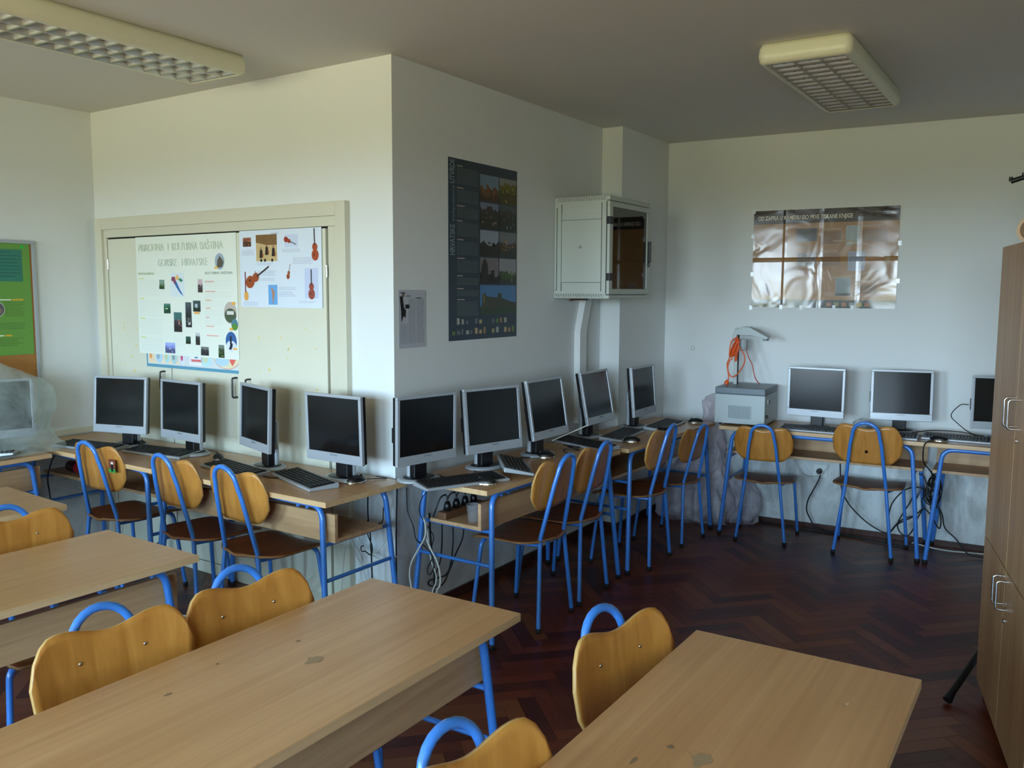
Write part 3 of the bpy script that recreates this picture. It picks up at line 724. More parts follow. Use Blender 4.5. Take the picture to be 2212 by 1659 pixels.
cable([(-2.72,3.19,0.60),(-2.732,3.2,0.521),(-2.754,3.2,0.459),(-2.808,3.2,0.399),(-2.847,3.2,0.380)], 0.003, M_wcable, 'white cable curving from the rear desk leg', group=g2)
cable([(-2.96,3.18,0.55),(-3.00,3.18,0.40),(-3.03,3.18,0.20),(-3.04,3.18,0.01)], 0.0035, M_wcable, 'white cable dropping to the floor under the third chair', group=g2)
g3 = 'cables by the side wall desk'
cable([(-4.925,2.9,0.74),(-4.997,2.86,0.70),(-5.045,2.85,0.618),(-5.069,2.85,0.550),(-5.058,2.85,0.475),(-5.044,2.86,0.30),(-5.0,2.88,0.01)], 0.0045, M_bcable, 'black cable hanging from the desk corner below the plastic cover', group=g3)
cable([(-5.12,3.26,0.55),(-5.08,3.25,0.40),(-5.06,3.25,0.25),(-5.09,3.25,0.12),(-5.13,3.25,0.01)], 0.0035, M_wcable, 'white cable hanging in the dim corner behind the first chair', group=g3)
cable([(-4.62,3.0,0.01),(-4.45,3.05,0.15),(-4.28,3.1,0.28),(-4.12,3.15,0.36)], 0.004, M_bcable, 'black cable rising between the first and second chair', group=g3)
cable([(-3.95,2.75,0.008),(-3.75,2.78,0.008),(-3.55,2.9,0.012),(-3.35,3.1,0.10),(-3.25,3.2,0.2)], 0.004, M_wcable, 'white cable lying on the floor behind the second chair', group=g2)
g4 = 'cables under the desks along the far wall'
cable([(-1.411,6.29,0.423),(-1.414,6.26,0.374),(-1.450,6.24,0.286),(-1.481,6.24,0.212),(-1.485,6.24,0.141),(-1.456,6.24,0.081),(-1.421,6.24,0.03),(-1.361,6.24,0.01),(-1.30,6.24,0.01),(-1.1,6.23,0.01)], 0.005, M_bcable, 'black cable from the wall socket down to the floor', group=g4)
cable([(-1.593,6.26,0.50),(-1.557,6.26,0.420),(-1.515,6.26,0.386),(-1.461,6.26,0.383),(-1.402,6.26,0.410),(-1.365,6.26,0.463),(-1.356,6.26,0.54)], 0.003, M_wcable, 'white cable sagging across the wall socket', group=g4)
cable([(-0.70,6.12,0.40),(-0.728,6.12,0.417),(-0.781,6.12,0.420),(-0.840,6.12,0.393),(-0.898,6.12,0.322),(-0.925,6.12,0.244),(-0.929,6.12,0.10),(-0.92,6.12,0.01)], 0.0045, M_bcable, 'black cable arching left from the tangled bundle', group=g4)
cable([(-0.782,6.14,0.380),(-0.809,6.14,0.309),(-0.848,6.14,0.230),(-0.875,6.14,0.159),(-0.860,6.14,0.107),(-0.816,6.14,0.086),(-0.782,6.14,0.132),(-0.756,6.14,0.216),(-0.724,6.14,0.288)], 0.0045, M_bcable, 'black cable making a tall loop behind the desk leg', group=g4)
cable([(-0.95,6.16,0.01),(-0.918,6.16,0.096),(-0.878,6.16,0.160),(-0.831,6.16,0.201),(-0.777,6.16,0.226),(-0.726,6.16,0.283)], 0.0045, M_bcable, 'black cable climbing from the floor to the tangled bundle', group=g4)
cable([(-0.66,6.0,0.764),(-0.689,5.86,0.766),(-0.700,5.80,0.75),(-0.705,5.805,0.70),(-0.709,5.9,0.626),(-0.685,6.0,0.564),(-0.668,6.1,0.500),(-0.673,6.1,0.434),(-0.687,6.1,0.367),(-0.677,6.1,0.283)], 0.004, M_bcable, 'black cable falling over the desk edge at the joint', group=g4)
cable([(-0.639,6.1,0.555),(-0.671,6.1,0.548),(-0.684,6.1,0.531),(-0.669,6.1,0.461),(-0.695,6.1,0.399),(-0.728,6.1,0.361),(-0.726,6.1,0.309),(-0.682,6.1,0.262),(-0.637,6.1,0.190),(-0.619,6.1,0.179),(-0.617,6.1,0.245),(-0.638,6.1,0.314),(-0.676,6.1,0.368),(-0.702,6.1,0.431),(-0.729,6.1,0.500),(-0.759,6.1,0.516)], 0.0045, M_bcable, 'black cable twisted round the middle of the tangled bundle', group=g4)
cable([(-0.694,6.15,0.369),(-0.656,6.15,0.321),(-0.617,6.15,0.261),(-0.595,6.15,0.171),(-0.528,6.15,0.109),(-0.475,6.15,0.04),(-0.419,6.15,0.015),(-0.2,6.16,0.01)], 0.0045, M_bcable, 'black cable leaving the bundle toward the cupboard', group=g4)
cable([(-1.268,6.2,0.54),(-1.251,6.2,0.350),(-1.206,6.2,0.247),(-1.121,6.2,0.160),(-1.028,6.2,0.098),(-0.939,6.2,0.074),(-0.884,6.2,0.141),(-0.791,6.2,0.208),(-0.738,6.2,0.268)], 0.0045, M_bcable, 'black cable sagging between socket and bundle', group=g4)
cable([(-0.80,6.27,0.012),(-0.690,6.22,0.012),(-0.626,6.20,0.012),(-0.547,6.2,0.012),(-0.462,6.22,0.012),(-0.2,6.28,0.012)], 0.0045, M_wcable, 'white cable on the floor by the skirting under the tangled bundle', group=g4)
cable([(-1.90,6.26,0.01),(-1.75,6.24,0.01),(-1.577,6.22,0.01),(-1.420,6.24,0.01),(-1.261,6.22,0.01),(-1.101,6.2,0.01),(-0.961,6.18,0.01),(-0.812,6.16,0.01),(-0.66,6.14,0.01)], 0.006, M_bcable, 'black cable lying along the far wall skirting', group=g4)
# coil of black leads tied behind the desk leg
b = MB()
for k in range(9):
    cx, cz = -0.675+R.uniform(-.02, .02), 0.41+R.uniform(-.06, .06); rx, rz_ = R.uniform(.02, .045), R.uniform(.05, .10); yy = 6.09+R.uniform(-.02, .03)
    b.tube([(cx+rx*math.cos(a*PI/8), yy+0.012*math.sin(a+k), cz+rz_*math.sin(a*PI/8)) for a in range(17)], 0.0045, M_bcable, 7)
tag(b.build('cable_bundle'), 'tangled bundle of black leads tied up between the two far wall desks', 'cable bundle')
g5 = 'cables lying on the desks'
cable([(-4.50,3.10,0.765),(-4.62,3.13,0.765),(-4.75,3.10,0.765),(-4.80,3.02,0.765)], 0.0022, M_bcable, 'thin cable on the desk before the corner monitor foot', group=g5)
cable([(-4.42,3.12,0.765),(-4.33,3.17,0.765),(-4.2,3.22,0.765),(-4.05,3.24,0.765),(-3.90,3.15,0.765),(-3.86,3.14,0.768)], 0.0022, M_bcable, 'thin cable passing behind the second monitor to the joint mouse', group=g5)
cable([(-3.36,2.98,0.765),(-3.30,2.93,0.765),(-3.22,2.93,0.765),(-3.15,3.03,0.765),(-3.1,3.08,0.765)], 0.003, M_bcable, 'cable between the two keyboards of the panel desk', group=g5)
cable([(-2.815,3.14,0.77),(-2.79,3.2,0.765),(-2.76,3.22,0.765),(-2.84,3.24,0.765)], 0.0022, M_bcable, 'thin tail of the mouse at the outer corner', group=g5)
cable([(-2.60,3.42,0.765),(-2.52,3.40,0.765),(-2.45,3.46,0.765),(-2.50,3.6,0.765),(-2.60,3.65,0.765)], 0.0025, M_bcable, 'thin cable between the first two recess monitors', group=g5)
cable([(-2.55,3.88,0.765),(-2.46,3.93,0.765),(-2.5,4.02,0.765),(-2.43,4.10,0.768)], 0.0025, M_bcable, 'thin cable beside the foot of the second recess monitor', group=g5)
cable([(-2.36,4.3,0.765),(-2.42,4.38,0.768),(-2.34,4.42,0.765),(-2.44,4.46,0.77),(-2.38,4.50,0.765),(-2.5,4.52,0.765)], 0.003, M_bcable, 'crumpled cable before the crosswise keyboard', group=g5)
cable([(-2.20,5.87,0.765),(-2.30,5.85,0.765),(-2.38,5.8,0.765)], 0.0022, M_bcable, 'thin tail of the single mouse next to the projector box', group=g5)
cable([(-0.62,6.02,0.768),(-0.75,6.10,0.765),(-0.85,6.05,0.765),(-0.72,6.18,0.79),(-0.5,6.2,0.79),(-0.35,6.02,0.765),(-0.25,5.95,0.765)], 0.003, M_bcable, 'black cable crossing the keyboard beside the tall cupboard', group=g5)
cable([(-0.50,6.13,0.98),(-0.55,6.16,0.97),(-0.60,6.18,0.90),(-0.56,6.18,0.85),(-0.48,6.14,0.80),(-0.40,6.08,0.795)], 0.0028, M_bcable, 'cable looping from the side of the half hidden monitor', group=g5)
cable([(-2.47,4.33,0.82),(-2.40,4.42,0.86),(-2.33,4.50,0.90)], 0.0035, M_wcable, 'stiff white cable end rising beside the conduit monitor', group=g5)

# ================================================================ things on and under the recess desk
def clear_mat(name, rgb, alpha, rough=0.15):
    m, t, b = new_mat(name)
    tr = t.nodes.new('ShaderNodeBsdfTransparent'); mx = t.nodes.new('ShaderNodeMixShader'); mx.inputs[0].default_value = alpha
    b.inputs['Base Color'].default_value = s2l(rgb) + (1,); b.inputs['Roughness'].default_value = rough
    t.links.new(tr.outputs[0], mx.inputs[1]); t.links.new(b.outputs[0], mx.inputs[2])
    t.links.new(mx.outputs[0], t.nodes['Material Output'].inputs[0]); return m
M_cupc = clear_mat('clear_plastic', (0.85, 0.87, 0.90), 0.085)
b = MB(); b.lathe([(0.0, 0.001), (0.024, 0.001), (0.0255, 0.004), (0.033, 0.085), (0.0365, 0.089), (0.0345, 0.091), (0.0315, 0.086), (0.0235, 0.006), (0.0, 0.004)], M_cupc, 28)
o = b.build('plastic_cup'); o.location = (-2.345, 3.36, 0.5745); tag(o, 'clear ribbed plastic drinking cup standing on the open desk shelf', 'cup')
t = thing('power_strip', (-2.50, 3.48, 0.575), PI/2-0.04, 'brown and black power strip with plugs on the desk shelf', 'power strip')
b = MB(); b.rbox(-0.16, 0.16, -0.028, 0.028, 0, 0.035, 0.01, mat('strip_brown', (0.42, 0.28, 0.18), 0.5)); b.build('body', t, bevel=0.003)
for k in range(4):
    x = -0.11+0.07*k; b = MB(); b.lathe([(0.017, 0.035), (0.018, 0.06), (0.010, 0.08)], M_black, 14, (x, 0, 0)); b.tube(spline([(x, 0, 0.078), (x, 0.01, 0.11), (x-0.03, 0.02, 0.10), (x-0.05, 0.03, 0.05), (x-0.05, 0.05, 0.006)]), 0.004, M_bcable, 7); b.build('plug', t)
b = MB(); b.rbox(-0.13, 0.13, -0.03, 0.03, 0, 0.045, 0.028, M_black, 8); b.box(-0.05, 0.06, -0.025, 0.025, 0.0451, 0.047, mat('bottle_red', (0.45, 0.08, 0.08), 0.4))
M_bot = mat('dark_bottle', (0.16, 0.05, 0.05), 0.15)
t = thing('plastic_bottle', (-4.93, 2.98, 0.575+0.037), -0.03, 'dark red plastic bottle lying on the open shelf behind the sticker chair', 'bottle')
b = MB(); b.tube([(-0.13, 0, 0), (-0.12, 0, 0), (-0.02, 0, 0), (0.07, 0, 0), (0.11, 0, 0), (0.125, 0, 0)], [0.028, 0.034, 0.036, 0.035, 0.018, 0.013], M_bot, 18); b.build('body', t)
b = MB(); b.tube([(-0.03, 0, 0), (0.05, 0, 0)], 0.0366, mat('bottle_label', (0.52, 0.07, 0.08), 0.4), 18); b.build('wrapper', t)
b = MB(); b.tube([(0.122, 0, 0), (0.142, 0, 0)], 0.0145, mat('bottle_cap', (0.6, 0.1, 0.1), 0.4), 14); b.build('cap', t)

# ================================================================ built-in cupboard in the left front wall
ang = RA
cb = thing('built_in_cupboard', (XB, YA, 0), ang, 'wide cream built-in cupboard with three doors set in the wall behind the desks', 'cupboard')
b = MB()
for (x0, x1, z0, z1, yy) in ((-2.475, -2.405, 0.0, 2.115, -0.035), (-0.355, -0.285, 0.0, 2.115, -0.035), (-2.405, -0.355, 2.045, 2.115, -0.035), (-2.405, -0.355, 1.995, 2.047, -0.018),
                             (-2.405, -2.375, 0.0, 1.995, -0.018), (-0.425, -0.355, 0.0, 1.995, -0.014), (-2.375, -0.425, 0.0, 0.07, -0.014)):
    b.box(x0, x1, yy, 0.02, z0, z1, M_cream2)
b.build('frame', cb, bevel=0.003)
b = MB(); b.box(-2.375, -0.425, -0.004, 0.015, 0.07, 1.995, M_dark); b.build('inner_gap', cb)
def tape_bits(mb, n, x0, x1, z0, z1, yy):
    for _ in range(n):
        x, z = R.uniform(x0, x1), R.uniform(z0, z1); w_, h_ = R.uniform(.006, .022), R.uniform(.005, .016)
        mb.box(x, x+w_, yy-0.0006, yy+0.001, z, z+h_, M_tape)
for (x0, x1, yy, hx, nb, bx) in ((-2.370, -1.762, -0.012, -1.825, 16, (-2.33, -1.95)), (-1.752, -1.140, -0.012, -1.160, 8, (-1.7, -1.2)), (-1.132, -0.434, -0.022, -1.035, 14, (-1.05, -0.48))):
    b = MB(); b.box(x0, x1, yy, -0.0045, 0.075, 1.985, M_cream); tape_bits(b, nb, bx[0], bx[1], 0.86, 1.28, yy); tape_bits(b, nb//2, bx[0], bx[1], 1.3, 1.5, yy)
    dr = b.build('door', cb)
    b = MB(); b.tube(fillet([(hx, yy+0.002, 1.185), (hx, yy-0.035, 1.185), (hx, yy-0.035, 1.075), (hx, yy+0.002, 1.075)], 0.012, 4), 0.0055, M_hand, 8); b.build('handle', dr)
b = MB(); b.tube([(-0.428, -0.022, 1.74), (-0.428, -0.022, 1.80)], 0.006, M_chrome, 8); b.tube([(-2.372, -0.016, 1.80), (-2.372, -0.016, 1.86)], 0.005, M_chrome, 8); b.build('hinges', cb)
b = MB(); b.box(XD, XD+0.01, 1.2, 3.33, 0.765, 0.80, M_cream2); struct(b, 'trim_1')

# ================================================================ posters
class Poster:
    def __init__(s, name, loc, rz, w_, h_, base, label, cat='poster', rough=0.5, lam=False, thick=0.0012):
        s.t = thing(name, loc, rz, label, cat); s.mb = MB(); s.lam = lam; s.rough = rough
        s.w, s.h = w_, h_; s.mb.box(0, w_, -thick, 0, 0, h_, s.M(base)); s.k = thick
    def M(s, rgb):
        key = ('p%s_%.2f_%.2f_%.2f' % ('L' if s.lam else '', *rgb)) + '_%.1f' % s.rough
        if key in _mats: return _mats[key]
        if not s.lam: return mat(key, rgb, s.rough)
        m, t, b = new_mat(key); b.inputs['Base Color'].default_value = s2l(rgb) + (1,); b.inputs['Roughness'].default_value = 0.15; b.inputs['Specular IOR Level'].default_value = 0.55
        b.inputs['Coat Weight'].default_value = 0.0
        tc = t.nodes.new('ShaderNodeTexCoord'); n = t.nodes.new('ShaderNodeTexNoise'); n.inputs['Scale'].default_value = 3.6; n.inputs['Detail'].default_value = 2; n.inputs['Distortion'].default_value = 1.0
        sp = t.nodes.new('ShaderNodeSeparateXYZ'); t.links.new(tc.outputs['Object'], sp.inputs[0]); t.links.new(tc.outputs['Object'], n.inputs['Vector'])
        # sharp folds
        acc = None
        for ax, c in (('X', 0.223), ('X', 0.467), ('X', 0.72), ('Z', 0.335)):
            a = t.nodes.new('ShaderNodeMath'); a.operation = 'SUBTRACT'; a.inputs[1].default_value = c; t.links.new(sp.outputs[ax], a.inputs[0])
            a2 = t.nodes.new('ShaderNodeMath'); a2.operation = 'ABSOLUTE'; t.links.new(a.outputs[0], a2.inputs[0])
            a3 = t.nodes.new('ShaderNodeMapRange'); a3.inputs[1].default_value = 0.016; a3.inputs[2].default_value = 0.0; a3.inputs[4].default_value = 0.30; t.links.new(a2.outputs[0], a3.inputs[0])
            if acc is None: acc = a3.outputs[0]
            else:
                s_ = t.nodes.new('ShaderNodeMath'); s_.operation = 'ADD'; t.links.new(acc, s_.inputs[0]); t.links.new(a3.outputs[0], s_.inputs[1]); acc = s_.outputs[0]
        s2 = t.nodes.new('ShaderNodeMath'); s2.operation = 'ADD'; t.links.new(acc, s2.inputs[0]); t.links.new(n.outputs['Fac'], s2.inputs[1])
        bp = t.nodes.new('ShaderNodeBump'); bp.inputs['Strength'].default_value = 0.7; bp.inputs['Distance'].default_value = 0.0078
        t.links.new(s2.outputs[0], bp.inputs['Height']); t.links.new(bp.outputs[0], b.inputs['Normal']); t.links.new(bp.outputs[0], b.inputs['Coat Normal'])
        _mats[key] = m; return m
    def poly(s, pts, rgb, layer=1):
        y = -s.k - 0.0004*layer
        n = len(pts); s.mb.add([(x, y, z) for x, z in pts], [tuple(range(n))], s.M(rgb))
    def rect(s, x, z, w_, h_, rgb, layer=1): s.poly([(x, z), (x+w_, z), (x+w_, z+h_), (x, z+h_)], rgb, layer)
    def disc(s, x, z, rx, rz_, rgb, layer=1, n=20, a0=0, a1=360):
        s.poly([(x+rx*math.cos(math.radians(a0+(a1-a0)*i/n)), z+rz_*math.sin(math.radians(a0+(a1-a0)*i/n))) for i in range(n)], rgb, layer)
    def lines(s, x, z, w_, h_, rgb, pitch=0.008, th=0.0022, layer=1, rag=0.2):
        zz = z+h_-th
        while zz > z:
            xx = x
            end = x+w_*(1 - (R.random()*rag if R.random() < .4 else 0))
            while xx < end:
                l = R.uniform(.008, .035); s.rect(xx, zz, min(l, end-xx), th, rgb, layer); xx += l+0.003
            zz -= pitch
    def photo(s, x, z, w_, h_, sky, land, seed=1, layer=1, accent=None, hz=0.5):
        rr = random.Random(seed); s.rect(x, z, w_, h_, sky, layer)
        for L_ in range(3):
            base = hz - 0.14*L_; pts = [(x, z)]
            n = 10
            for i in range(n+1):
                pts.append((x+w_*i/n, z+h_*max(0.03, min(0.97, base+rr.uniform(-.10, .14)))))
            pts.append((x+w_, z)); f = 1-0.22*L_+0.12*(L_ == 1)
            s.poly(pts, tuple(max(0, min(1, c*f+rr.uniform(-.03, .03))) for c in land), layer+1+L_)
        for _ in range(7):
            a, c = x+w_*rr.uniform(.05, .85), z+h_*rr.uniform(.05, .6); ww, hh = w_*rr.uniform(.05, .16), h_*rr.uniform(.03, .14)
            col = accent or land; f = rr.uniform(.6, 1.5); s.rect(a, c, min(ww, x+w_-a), hh, tuple(min(1, q*f) for q in col), layer+4)
    def text(s, body, x, z, size, rgb, name='lettering', width=None, vertical=False, bold=0.0, align='LEFT'):
        rot = (PI/2, -PI/2, 0) if vertical else (PI/2, 0, 0)
        return text_mesh(body, size, s.M(rgb), name, s.t, (x, -s.k-0.0036, z), align=align, bold=bold, rot=rot, width=width)
    def done(s): return s.mb.build('sheet', s.t)
def onA(sv, z, off): 
    c, s_ = math.cos(RA), math.sin(RA); return (XB+sv*c+off*s_, YA+sv*s_-off*c, z)
# handmade poster on the middle doors
p = Poster('handmade_poster', onA(-2.055, 1.287, 0.024), RA, 0.935, 0.70, (0.90, 0.92, 0.88), 'large handmade white poster with handwritten title and small pasted photos', rough=0.6)
for (tx, x, wd) in (('PRIRODNA', 0.03, 0.25), ('I', 0.318, 0.006), ('KULTURNA', 0.36, 0.235), ('BAŠTINA', 0.62, 0.20)): p.text(tx, x, 0.615, 0.062, (0.82, 0.86, 0.78), 'title_lettering', width=wd)
for (tx, x, wd) in (('GORSKE', 0.22, 0.18), ('HRVATSKE', 0.45, 0.23)): p.text(tx, x, 0.525, 0.060, (0.82, 0.86, 0.81), 'title_lettering', width=wd)
p.text('PRIRODNA BAŠTINA', 0.02, 0.475, 0.020, (0.72, 0.76, 0.62), 'heading_lettering', width=0.16)
p.text('KULTURNA  BAŠTINA', 0.66, 0.475, 0.020, (0.66, 0.70, 0.66), 'heading_lettering', width=0.24)
for (x, z, w_, h_) in ((0.02, 0.34, 0.20, 0.10), (0.02, 0.23, 0.22, 0.09), (0.02, 0.12, 0.22, 0.09), (0.02, 0.02, 0.22, 0.08), (0.64, 0.39, 0.26, 0.05), (0.64, 0.34, 0.24, 0.035), (0.64, 0.29, 0.2, 0.035), (0.64, 0.24, 0.2, 0.035), (0.64, 0.19, 0.18, 0.035), (0.34, 0.05, 0.12, 0.05)):
    p.lines(x, z, w_, h_, (0.80, 0.84, 0.82), 0.011, 0.0016)
for i, z in enumerate((0.455, 0.335, 0.215, 0.10)): p.rect(0.02, z-0.005, 0.05, 0.007, (0.85, 0.86, 0.55))
for i, (z, l) in enumerate(((0.430, .08), (0.375, .09), (0.325, .05), (0.28, .04), (0.228, .03), (0.178, .07), (0.125, .11))): p.rect(0.655, z, l, 0.006, (0.90, 0.68, 0.62))
p.photo(0.225, 0.39, 0.05, 0.055, (0.5, 0.6, 0.55), (0.35, 0.42, 0.25), 3)
p.rect(0.335, 0.345, 0.13, 0.14, (0.86, 0.90, 0.92)); p.poly([(0.345, 0.445), (0.372, 0.458), (0.395, 0.430), (0.425, 0.385), (0.455, 0.350), (0.425, 0.365), (0.385, 0.405), (0.365, 0.435)], (0.20, 0.42, 0.66), 2)
p.poly([(0.343, 0.440), (0.350, 0.462), (0.378, 0.462), (0.388, 0.430), (0.372, 0.418), (0.360, 0.436)], (0.55, 0.25, 0.40), 3); p.poly([(0.375, 0.452), (0.40, 0.475), (0.42, 0.455), (0.405, 0.44)], (0.92, 0.72, 0.45), 3); p.poly([(0.41, 0.445), (0.43, 0.455), (0.455, 0.44), (0.435, 0.43)], (0.25, 0.55, 0.42), 3)
p.photo(0.59, 0.372, 0.042, 0.075, (0.80, 0.70, 0.72), (0.35, 0.28, 0.30), 5, hz=.5)
p.photo(0.262, 0.247, 0.063, 0.058, (0.35, 0.5, 0.5), (0.15, 0.42, 0.28), 6, hz=.8); p.rect(0.28, 0.272, 0.025, 0.006, (0.8, 0.85, 0.8), 7)
p.photo(0.355, 0.14, 0.075, 0.115, (0.25, 0.42, 0.42), (0.25, 0.20, 0.22), 7, hz=.6, accent=(.7, .5, .4))
p.photo(0.468, 0.17, 0.055, 0.145, (0.3, 0.35, 0.36), (0.22, 0.26, 0.25), 8, hz=.8, accent=(.7, .72, .72))
p.photo(0.54, 0.262, 0.068, 0.063, (0.22, 0.30, 0.32), (0.14, 0.22, 0.16), 9, hz=.4); p.rect(0.56, 0.285, 0.025, 0.022, (.7, .74, .78), 7); p.rect(0.552, 0.248, 0.045, 0.013, (.92, .68, .35), 7)
p.photo(0.462, 0.073, 0.045, 0.043, (0.20, 0.32, 0.30), (0.12, 0.25, 0.18), 10); p.photo(0.555, 0.07, 0.038, 0.07, (0.75, 0.78, 0.78), (0.25, 0.28, 0.26), 11, hz=.7)
p.photo(0.262, -0.0+0.012, 0.095, 0.062, (0.62, 0.70, 0.92), (0.50, 0.58, 0.88), 12, hz=.7, accent=(.8, .85, .95)); p.photo(0.60, 0.0+0.012, 0.07, 0.05, (0.45, 0.47, 0.46), (0.25, 0.26, 0.25), 13, hz=.7); p.photo(0.758, 0.006, 0.05, 0.072, (0.45, 0.52, 0.48), (0.25, 0.34, 0.24), 14, hz=.7, accent=(.6, .65, .2))
p.disc(0.79, 0.545, 0.042, 0.046, (0.62, 0.68, 0.74)); p.poly([(0.765, 0.51), (0.77, 0.55), (0.79, 0.575), (0.81, 0.56), (0.825, 0.54), (0.81, 0.512)], (0.36, 0.33, 0.28), 2); p.rect(0.745, 0.505, 0.03, 0.012, (.93, .70, .30), 3)
p.disc(0.87, 0.26, 0.055, 0.062, (0.75, 0.70, 0.66)); p.disc(0.87, 0.245, 0.050, 0.040, (0.28, 0.35, 0.25), 2); p.rect(0.84, 0.25, 0.06, 0.02, (.85, .84, .82), 3); p.rect(0.885, 0.305, 0.03, 0.016, (.93, .68, .30), 3)
p.disc(0.905, 0.195, 0.028, 0.032, (0.30, 0.50, 0.55), 3); p.disc(0.905, 0.182, 0.025, 0.018, (0.35, 0.55, 0.20), 4); p.rect(0.86, 0.163, 0.03, 0.014, (.93, .68, .30), 4)
p.disc(0.87, 0.10, 0.048, 0.056, (0.20, 0.38, 0.62)); p.disc(0.87, 0.075, 0.044, 0.030, (0.85, 0.88, 0.93), 2); p.rect(0.86, 0.085, 0.016, 0.045, (.10, .12, .20), 3); p.poly([(0.85, 0.055), (0.865, 0.09), (0.885, 0.09), (0.88, 0.07), (0.87, 0.055)], (.10, .12, .20), 3); p.rect(0.885, 0.055, 0.035, 0.010, (.93, .70, .30), 4)
p.done()
# map strip below it
p = Poster('wall_map', onA(-1.997, 1.208, 0.0165), RA, 0.882, 0.30, (0.84, 0.86, 0.86), 'blue framed school map whose lower strip shows under the handmade poster', 'map')
p.rect(0, 0, 0.882, 0.018, (0.36, 0.60, 0.70)); p.rect(0, 0, 0.012, 0.3, (0.36, 0.60, 0.70), 2)
p.rect(0.02, 0.025, 0.30, 0.05, (0.93, 0.86, 0.74), 1)
for i, (x, rx, c, c2) in enumerate(((0.05, .028, (.94, .84, .70), (.92, .62, .38)), (0.125, .036, (.72, .84, .92), (.60, .68, .74)), (0.205, .026, (.72, .86, .88), (.80, .82, .60)), (0.275, .032, (.70, .82, .84), (.56, .64, .62)), (0.355, .026, (.85, .88, .92), (.80, .35, .50)), (0.575, .050, (.74, .88, .90), (.80, .84, .70)))):
    p.disc(x, 0.062, rx, 0.036, c, 2); p.disc(x-0.006, 0.068, rx*.45, 0.020, c2, 3)
p.disc(0.76, 0.085, 0.115, 0.065, (.86, .45, .45), 2); p.disc(0.76, 0.085, 0.112, 0.062, (.90, .86, .72), 3); p.disc(0.72, 0.065, 0.06, 0.03, (.72, .84, .92), 4); p.poly([(0.79, 0.06), (0.81, 0.04), (0.85, 0.09), (0.78, 0.095)], (.90, .40, .36), 4)
p.rect(0.42, 0.028, 0.12, 0.055, (0.92, 0.92, 0.93), 2); p.rect(0.435, 0.048, 0.09, 0.014, (.85, .20, .22), 3)
p.text('ŠK ŠKOLSKA', 0.438, 0.050, 0.011, (.95, .95, .95), 'caption_lettering', width=0.083); p.rect(0.47, 0.070, 0.03, 0.008, (.35, .50, .70), 3)
p.done()
# instruments poster on the right door
p = Poster('instruments_poster', onA(-1.088, 1.582, 0.0265), RA, 0.632, 0.41, (0.86, 0.90, 0.95), 'white poster of string instruments taped to the right cupboard door', rough=0.4)
p.text('GUDAČI I ŽIČANI', 0.26, 0.385, 0.010, (.65, .65, .70), 'title_lettering', width=0.05)
p.photo(0.03, 0.325, 0.065, 0.048, (0.60, 0.35, 0.25), (0.55, 0.30, 0.22), 21, hz=.8, accent=(.8, .5, .35))
p.rect(0.135, 0.245, 0.165, 0.140, (0.78, 0.68, 0.48)); p.poly([(0.135, 0.385), (0.135, 0.345), (0.22, 0.33), (0.30, 0.33), (0.30, 0.385)], (0.48, 0.36, 0.20), 2)
for (x, z) in ((0.175, 0.285), (0.220, 0.300), (0.272, 0.292)):
    p.poly([(x-.014, z-.022), (x+.014, z-.022), (x+.010, z+.02), (x-.008, z+.022)], (.10, .08, .09), 3); p.disc(x, z+0.028, .006, .007, (.62, .42, .30), 4); p.poly([(x+.006, z-.02), (x+.02, z-.012), (x+.01, z+.012)], (.58, .28, .14), 4)
for x in (0.175, 0.205, 0.262): p.disc(x, 0.250, .008, .009, (.08, .08, .08), 3)
def lute(cx, cz, a, s_, col, neck):
    c, s2 = math.cos(math.radians(a)), math.sin(math.radians(a)); T = lambda x, z: (cx+(x*c-z*s2)*s_, cz+(x*s2+z*c)*s_)
    p.poly([T(0.03*math.cos(q*PI/8), -0.028+0.034*math.sin(q*PI/8)) for q in range(16)], col, 3)
    p.poly([T(0.022*math.cos(q*PI/8), 0.020+0.024*math.sin(q*PI/8)) for q in range(16)], col, 4)
    p.poly([T(-.004, .03), T(.004, .03), T(.004, .13), T(-.004, .13)], neck, 5); p.poly([T(-.012, -.03), T(-.002, -.03), T(-.002, -.02), T(-.012, -.02)], (.15, .08, .06), 5)
B1_, B2_ = (.62, .30, .16), (.18, .14, .13)
lute(0.585, 0.295, 2, 0.85, (.66, .28, .12), B2_); p.rect(0.36, 0.315, 0.10, 0.065, (.80, .84, .93), 1); lute(0.385, 0.350, -110, .50, (.62, .22, .12), B2_)
lute(0.385, 0.175, -15, 0.42, B1_, (.6, .55, .5)); lute(0.108, 0.150, -62, 1.10, B1_, B2_); p.rect(0.505, 0.050, 0.10, 0.155, (.78, .82, .93), 1); lute(0.555, 0.095, 0, .80, (.60, .28, .22), B2_)
p.disc(0.046, 0.060, .018, .026, (.90, .66, .35), 3); p.rect(0.037, 0.080, 0.008, 0.11, (.50, .18, .22), 3); p.disc(0.125, 0.150, .010, .016, (.82, .60, .40), 3); p.rect(0.122, 0.16, 0.004, 0.035, B2_, 3)
p.rect(0.225, 0.015, 0.070, 0.105, (.42, .66, .88), 2); p.poly([(0.245, 0.11), (0.27, 0.09), (0.275, 0.08), (0.262, 0.02), (0.258, 0.02), (0.255, 0.08)], (.72, .50, .38), 3)
for (x, z, w_, h_) in ((0.02, 0.275, 0.10, 0.03), (0.14, 0.225, 0.14, 0.010), (0.145, 0.165, 0.14, 0.03), (0.155, 0.135, 0.12, 0.02), (0.34, 0.285, 0.14, 0.02), (0.42, 0.225, 0.15, 0.035), (0.305, 0.09, 0.14, 0.018), (0.305, 0.055, 0.13, 0.03), (0.02, 0.008, 0.12, 0.02), (0.46, 0.022, 0.14, 0.014)):
    p.lines(x, z, w_, h_, (.70, .72, .80), 0.006, 0.0020)
p.done()
